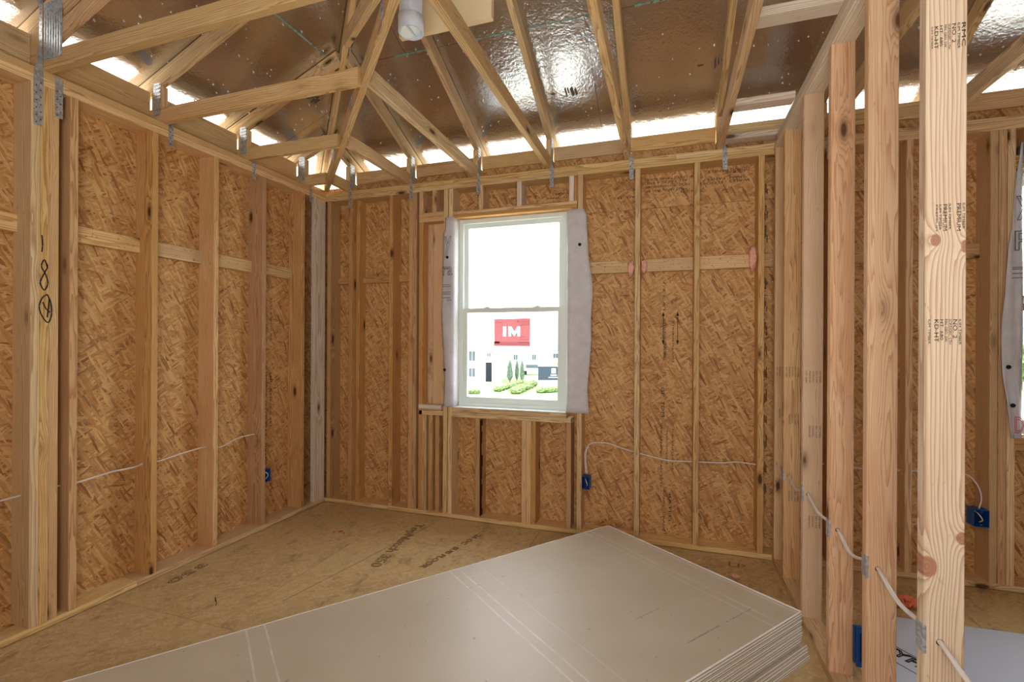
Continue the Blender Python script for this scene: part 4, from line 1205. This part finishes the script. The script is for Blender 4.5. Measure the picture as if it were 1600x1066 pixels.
# blue-white foam-faced sheet lying in the other room
shr = root('insulation_sheet', (1.5, 2.3, 0), 'pale blue-grey rigid sheet lying on the floor right of the partition', 'sheet')
P = [(1.085, 2.985), (2.6, 3.06), (2.75, 1.2), (.79, 2.29)]
P = [(1.09, 2.96), (2.55, 3.05), (2.65, 1.85), (.93, 1.75)]
mb = MB(); mb.poly([(1.00, 2.965, .002), (.80, 2.52, .002), (1.10, 1.2, .002), (2.6, 1.2, .002), (2.6, 3.05, .002)], (0, 0, .019))
so = mb.make('sheet', shr, M['sheet'])
dd_ = Vector((.27, -.42, 0)).normalized()
text('sheet_print', shr, 'TYPAR 5', M['ink'], (.935, 2.66, .0215), (.45, -.55, 0), (.55, .45, 0), .085, .34, outline=.003, lift=.0005)
MB().tube([(.92, 2.60, .0222), (1.16, 2.30, .0222)], .0015, 4).make('sheet_line', shr, M['ink'])
MB().tube([(.98, 2.72, .0222), (1.28, 2.34, .0222)], .0015, 4).make('sheet_line', shr, M['ink'])

# ------------------------------------------------------------------ stack of drywall
c0 = Vector((.578, 2.470, 0)); u1 = Vector((-.7862, .6180, 0)); u2 = Vector((-.6180, -.7862, 0))   # near corner, end edge dir, long edge dir
TH = .0127
def sheet_mesh(L, W, top):
    mb = MB(); r = .0022
    prof = [(0, .0025), (.003, 0), (W - .003, 0), (W, .0025), (W - .0008, .0045), (W - .0008, TH - .0045), (W, TH - .003), (W - .003, TH - .0004), (.003, TH - .0004), (0, TH - .003), (.0008, TH - .0045), (.0008, .0045)]
    n = len(prof)
    for y in (0, -L):
        for x, z in prof: mb.v.append((x, y, z))
    mb.f += [(i, (i + 1) % n, n + (i + 1) % n, n + i) for i in range(n)] + [tuple(range(n))[::-1], tuple(range(n, 2 * n))]
    me = bpy.data.meshes.new('drywall_sheet'); me.from_pydata(mb.v, [], mb.f); me.update()
    bm = bmesh.new(); bm.from_mesh(me); bmesh.ops.recalc_face_normals(bm, faces=bm.faces); bm.to_mesh(me); bm.free()
    me.materials.append(M['paper']); me.materials.append(M['gyp']); me.materials.append(M['gypd'])
    for p in me.polygons:
        if abs(p.normal.z) < .8: p.material_index = 1
        if abs(p.normal.x) > .95 and TH * .35 < p.center.z < TH * .65: p.material_index = 2
    return me
dm = sheet_mesh(3.66, 1.22, True)
ordn = ['bottom', 'second lowest', 'third lowest', 'fourth lowest', 'fifth lowest', 'sixth lowest', 'seventh lowest', 'eighth lowest', 'ninth, above mid-height', 'seventh from the top', 'sixth from the top',
        'fifth from the top', 'fourth from the top', 'third from the top', 'second from the top', 'topmost']
NS = 16
z = .002
for i in range(NS):
    o = bpy.data.objects.new('drywall_sheet', dm); COL.objects.link(o)
    offx = random.uniform(-.004, .004); offy = random.uniform(-.004, .004)
    low = i < 5
    if low: offx = -.028 + i * .004 + random.uniform(-.004, .004); offy = .018 + random.uniform(-.004, .004)
    if i == NS - 1: offx = offy = 0
    p = c0 + u1 * offx - u2 * offy
    rz_ = random.uniform(-.002, .002) if i < NS - 1 else 0
    # local x -> u1 (across), local y -> -u2
    base = Matrix(((u1.x, -u2.x, 0, p.x), (u1.y, -u2.y, 0, p.y), (0, 0, 1, z), (0, 0, 0, 1)))
    if u1.cross(-u2).z < 0:
        base = Matrix(((u1.x, -u2.x, 0, p.x), (u1.y, -u2.y, 0, p.y), (0, 0, 1, z), (0, 0, 0, 1)))
    o.matrix_basis = base
    z += TH + (.004 if i == 4 else (.0012 if i % 2 else .0002))
    if i == NS - 1: tag(o, 'topmost grey-brown drywall sheet of the stack, scuffed with white scratches', 'drywall sheet', 'drywall sheets in the stack')
    elif i == 0: tag(o, 'bottom drywall sheet, lying directly on the floor', 'drywall sheet', 'drywall sheets in the stack')
    else: tag(o, 'drywall sheet, %s of the stack beside the partition' % (ordn[i] if 'top' in ordn[i] or 'lowest' in ordn[i] else ordn[i]), 'drywall sheet', 'drywall sheets in the stack')
    top_sheet = o
PINV[top_sheet.name] = top_sheet.matrix_basis.inverted()
ZT = z - (TH + .0006) + TH
# white corner wear along the top sheet's end edge, and printed lines along its length
for (x, y, w, b) in ((-.13, 2.164, .15, 'GYPSUM BOARD 1/2 IN'), (.078, 2.056, .22, 'LIGHTWEIGHT PANEL'), (.24, 2.26, .06, '1/2'), (.285, 2.315, .13, 'ASTM C1396'), (.40, 2.46, .0, '')):
    if b: text('sheet_print', top_sheet, b, M['ink_grey'], (x, y, ZT - .0004), -u2, Vector((u2.y, -u2.x, 0)), .009, w, lift=.0006)
tape = simple('white_end_tape', rgb(250, 248, 250), .4)
mb = MB()
def onsheet(a, l): return c0 + u1 * a + u2 * l
mb.poly([tuple(onsheet(.0, .0) + Vector((0, 0, ZT - .0002))), tuple(onsheet(1.22, .0) + Vector((0, 0, ZT - .0002))), tuple(onsheet(1.22, .010) + Vector((0, 0, ZT - .0002))), tuple(onsheet(0, .012) + Vector((0, 0, ZT - .0002)))], (0, 0, .0006))
mb.poly([tuple(onsheet(.0, .0) + Vector((0, 0, ZT - .0002))), tuple(onsheet(.005, .0) + Vector((0, 0, ZT - .0002))), tuple(onsheet(.005, 3.6) + Vector((0, 0, ZT - .0002))), tuple(onsheet(0, 3.6) + Vector((0, 0, ZT - .0002)))], (0, 0, .0006))
mb.poly([tuple(onsheet(1.215, .0) + Vector((0, 0, ZT - .0002))), tuple(onsheet(1.22, .0) + Vector((0, 0, ZT - .0002))), tuple(onsheet(1.22, 3.6) + Vector((0, 0, ZT - .0002))), tuple(onsheet(1.215, 3.6) + Vector((0, 0, ZT - .0002)))], (0, 0, .0006))
mb.make('edge_tape', top_sheet, tape)

# ------------------------------------------------------------------ outside
GZ = -3.0
def m_lawn():
    t = NT('pale_lawn')
    tc = t.n('TexCoord').outputs['Object']
    n = t.noise(tc, .6, 4, .6); n2 = t.noise(tc, 12.0, 3, .6)
    t.bsdf(t.ramp(t.math('ADD', t.math('MULTIPLY', n, .7), t.math('MULTIPLY', n2, .3)), [(.35, rgb(86, 104, 62)), (.55, rgb(108, 122, 80)), (.7, rgb(128, 132, 100))]), .9)
    return t.m
gr = MB().box(-160, 160, B + .3, 260, GZ - .3, GZ).make('ground', None, m_lawn()); tag(gr, 'bright lawn and ground outside', kind='structure')
bounce_mat = simple('bounce_ground', rgb(176, 168, 154), .9)
gr3 = MB().box(-40, 40, -40, B + 14, GZ, GZ + .02).make('ground', None, bounce_mat); tag(gr3, 'unseen pale ground round the house, added to bounce daylight', kind='structure')  # unseen slab added to throw neutral light up under the eaves
gr2 = MB().box(-160, 160, -160, B + .29, GZ - .3, GZ).make('ground', None, m_lawn()); tag(gr2, 'bright ground round the house', kind='structure')
conc = simple('pale_concrete', rgb(190, 186, 178), .9)
o = MB().box(-30, -14.2, 45, 49, GZ, GZ + .04).make('path', None, conc); tag(o, 'pale paved path beside the hedges outside', kind='structure')
def dir_at(px, depth):
    """ground point seen at photo column px, at the given forward depth"""
    a = (px - 800) / F_PX
    return Vector((-sin(YAW) + a * cos(YAW), cos(YAW) + a * sin(YAW), 0)) * depth
stucco = simple('white_stucco', rgb(206, 206, 202), .8); rooft = simple('grey_shingle', rgb(104, 116, 130), .8, spec=0.0); dkgl = simple('dark_window_glass', rgb(78, 84, 90), .6, spec=.05)
dkd = simple('dark_opening', rgb(40, 42, 46), .8, spec=0.0)
def house(c, w, dpt, h, rh, ang, label, wins, door=None):
    r = root('house', (c.x, c.y, GZ), label, 'house')
    Rm = Matrix.Rotation(ang, 3, 'Z')
    def tr(p): v = Rm @ Vector((p[0], p[1], 0)); return (c.x + v.x, c.y + v.y, GZ + p[2])
    def tb(name, x0, x1, y0, y1, z0, z1, mat, pr=r):
        mb = MB().box(x0, x1, y0, y1, z0, z1); mb.v = [tr(v) for v in mb.v]; return mb.make(name, pr, mat)
    wl_ = tb('wall', -w / 2, w / 2, -dpt / 2, dpt / 2, 0, h, stucco)
    o_ = .5
    vs = [(-w / 2 - o_, -dpt / 2 - o_, h), (w / 2 + o_, -dpt / 2 - o_, h), (w / 2 + o_, dpt / 2 + o_, h), (-w / 2 - o_, dpt / 2 + o_, h), (-w / 2 + dpt * .4, 0, h + rh), (w / 2 - dpt * .4, 0, h + rh)]
    mesh('roof', r, rooft, [tr(v) for v in vs], [(0, 1, 5, 4), (1, 2, 5), (2, 3, 4, 5), (3, 0, 4), (3, 2, 1, 0)])
    for (x, z, ww, hh) in wins:
        f = sub(tb('window', x - ww / 2, x + ww / 2, -dpt / 2 - .06, -dpt / 2 - .01, z, z + hh, stucco))
        tb('pane', x - ww / 2 + .06, x - .03, -dpt / 2 - .09, -dpt / 2 - .06, z + .06, z + hh - .06, dkgl, f)
        tb('pane', x + .03, x + ww / 2 - .06, -dpt / 2 - .09, -dpt / 2 - .06, z + .06, z + hh - .06, dkgl, f)
    if door: tb('door', door - .35, door + .35, -dpt / 2 - .07, -dpt / 2 - .01, 0.1, 2.3, dkd)
    return r
# depths chosen so the bases meet the lawn where they do in the photograph
house(dir_at(728, 58), 9.0, 8, 4.0, 1.4, YAW, 'white two-storey house at the left of the window view', [(1.1, 2.4, .8, 1.2), (1.1, .6, .8, 1.1), (3.0, 2.9, .5, .5)], door=3.0)
house(dir_at(806, 105), 14, 9, 3.2, 1.6, YAW + .2, 'distant pale house behind the cypress trees', [(-4, 1, 1, 1.2), (-1, 1, 1, 1.2), (3, 1, 1, 1.2)])
house(dir_at(862, 118), 12, 10, 3.0, 1.8, YAW - .1, 'distant low house at the right of the window view', [(-3, 1, 1.2, 1.2), (1, 1, 1.2, 1.2), (4, 1, 1.2, 1.2)])
house(dir_at(1640, 60), 12, 9, 5.2, 1.8, -.4, 'pale house seen through the right edge window', [(-3, 3, 1, 1.3), (2, 3, 1, 1.3), (-3, .6, 1, 1.3), (2, .6, 1, 1.3)])
leafm = None
def m_leaf(name, c1, c2):
    t = NT(name); tc = t.n('TexCoord').outputs['Object']; n = t.noise(tc, 5.0, 4, .7)
    t.bsdf(t.ramp(n, [(.35, c1), (.65, c2)]), .8); return t.m
cyp = m_leaf('cypress_leaf', rgb(58, 76, 62), rgb(92, 108, 90)); bush = m_leaf('hedge_leaf', rgb(66, 86, 46), rgb(104, 118, 74))
def tree(px, depth, h, r, label, mat, kind='cypress'):
    c = dir_at(px, depth); rt = root(kind + '_tree', (c.x, c.y, GZ), label, 'tree')
    MB().tube([(c.x, c.y, GZ), (c.x, c.y, GZ + h * .25)], .07, 6).make('trunk', rt, simple('trunk_bark', rgb(110, 92, 76), .9))
    bm = bmesh.new(); bmesh.ops.create_icosphere(bm, subdivisions=4, radius=1)
    for v in bm.verts:
        z = (v.co.z + 1) / 2
        k = (1 + .45 * mnoise.noise(v.co * 4 + Vector((px, 0, 0))) + .25 * mnoise.noise(v.co * 11))
        pr = (sin(pi * min(1, z ** .6)) ** .8 if kind == 'cypress' else 1) * k
        l = Vector((v.co.x, v.co.y, 0)); l = l.normalized() if l.length > 1e-5 else l
        if kind == 'cypress': v.co = Vector((l.x * r * pr, l.y * r * pr, h * .08 + z * h * .92))
        else: v.co = Vector((v.co.x * r * k, v.co.y * r * k, h * .62 + v.co.z * h * .38 * k))
    me = bpy.data.meshes.new('foliage'); bm.to_mesh(me); bm.free(); me.materials.append(mat)
    o = bpy.data.objects.new('foliage', me); o.location = (c.x, c.y, GZ); link(o, rt)
tree(797, 54, 2.75, .30, 'leftmost and widest cypress tree outside the window', cyp)
tree(808, 56, 2.65, .22, 'middle cypress tree outside the window', cyp)
tree(816, 54, 2.75, .24, 'rightmost cypress tree outside the window', cyp)
for px, dp, h, r, l in ((857, 150, 4.4, 1.3, 'round tree left of the distant roof above the sign'), (874, 150, 4.6, 1.4, 'round tree at the right above the dark sign'), (843, 155, 4.0, 1.3, 'round distant tree behind the sign\'s left end'), (1597, 48, 4.5, 1.6, 'green tree in the right edge window')):
    tree(px, dp, h, r, l, bush, 'round')
def hedge(px0, d0, px1, d1, h, n, label):
    a, b = dir_at(px0, d0), dir_at(px1, d1); c = (a + b) / 2
    bm = bmesh.new()
    for k in range(n):
        p = a.lerp(b, k / (n - 1)) - c
        res = bmesh.ops.create_icosphere(bm, subdivisions=3, radius=1)
        for v in res['verts']:
            q_ = 1 + .35 * mnoise.noise(v.co * 2.3 + Vector((k * 3.3, px0, 0))) + .2 * mnoise.noise(v.co * 7)
            v.co = Vector((v.co.x * h * 1.0 * q_, v.co.y * h * 1.0 * q_, (v.co.z * .6 + .45) * h * q_)) + p
    me = bpy.data.meshes.new('hedge'); bm.to_mesh(me); bm.free(); me.materials.append(bush)
    o = bpy.data.objects.new('hedge', me); o.location = (c.x, c.y, GZ); COL.objects.link(o); tag(o, label, 'hedge')
hedge(778, 44, 815, 52, .42, 9, 'low green hedge in front of the cypress trees')
hedge(806, 42, 832, 50, .55, 8, 'rounded green hedge between path and dark sign')
hedge(845, 43, 876, 44, .42, 7, 'row of small bushes in front of the dark sign')
hedge(735, 42, 745, 42, .35, 3, 'small bush at the foot of the white house')
sg = root('billboard', dir_at(862, 48) + Vector((0, 0, GZ)), 'dark grey banner sign with white emblem outside the window', 'sign')
c = dir_at(862, 48); Rm = Matrix.Rotation(YAW, 3, 'Z')
def sgb(name, x0, x1, y0, y1, z0, z1, mat, pr=sg):
    mb = MB().box(x0, x1, y0, y1, z0, z1); mb.v = [(c.x + (Rm @ Vector((v[0], v[1], 0))).x, c.y + (Rm @ Vector((v[0], v[1], 0))).y, GZ + v[2]) for v in mb.v]; return mb.make(name, pr, mat)
slate = simple('slate_banner', rgb(58, 66, 76), .8, spec=.05); white = simple('white_paint', rgb(214, 214, 214), .6)
sgb('panel', -1.35, 1.6, 0, .08, .75, 2.15, slate); sgb('frame_bar', -1.35, 1.6, -.02, .1, 2.15, 2.25, white); sgb('frame_bar', -1.35, 1.6, -.02, .1, .62, .75, white)
for x in (-1.2, 1.4): sgb('post', x - .05, x + .05, .0, .1, 0, .63, white)
sgb('emblem', .0, .42, -.03, 0, 1.45, 1.95, white); sgb('emblem', -.1, .52, -.03, 0, 1.22, 1.32, white); sgb('emblem', -.3, .72, -.03, 0, 1.0, 1.08, white)
po = root('utility_pole', dir_at(822, 75) + Vector((0, 0, GZ)), 'thin utility pole with cross arm behind the cypress trees', 'pole')
c = dir_at(822, 75)
sgb2 = simple('pole_wood', rgb(150, 140, 128), .9)
MB().box(c.x - .1, c.x + .1, c.y - .1, c.y + .1, GZ, GZ + 4.6).make('pole', po, sgb2); MB().box(c.x - .8, c.x + .8, c.y - .07, c.y + .07, GZ + 4.0, GZ + 4.15).make('cross_arm', po, sgb2)
c = dir_at(833, 68)
car = root('car', (c.x, c.y, GZ), 'small pale parked car beyond the hedges', 'car')
sgb('car_body', -1.9, 1.9, -.8, .8, .35, .95, simple('car_paint', rgb(190, 194, 200), .3), car)
sgb('cabin', -1.0, 1.2, -.72, .72, .95, 1.45, dkgl, car)
for wx in (-1.2, 1.2):
    for wy in (-.82, .66):
        sgb('wheel', wx - .3, wx + .3, wy, wy + .16, 0, .6, dkd, car)
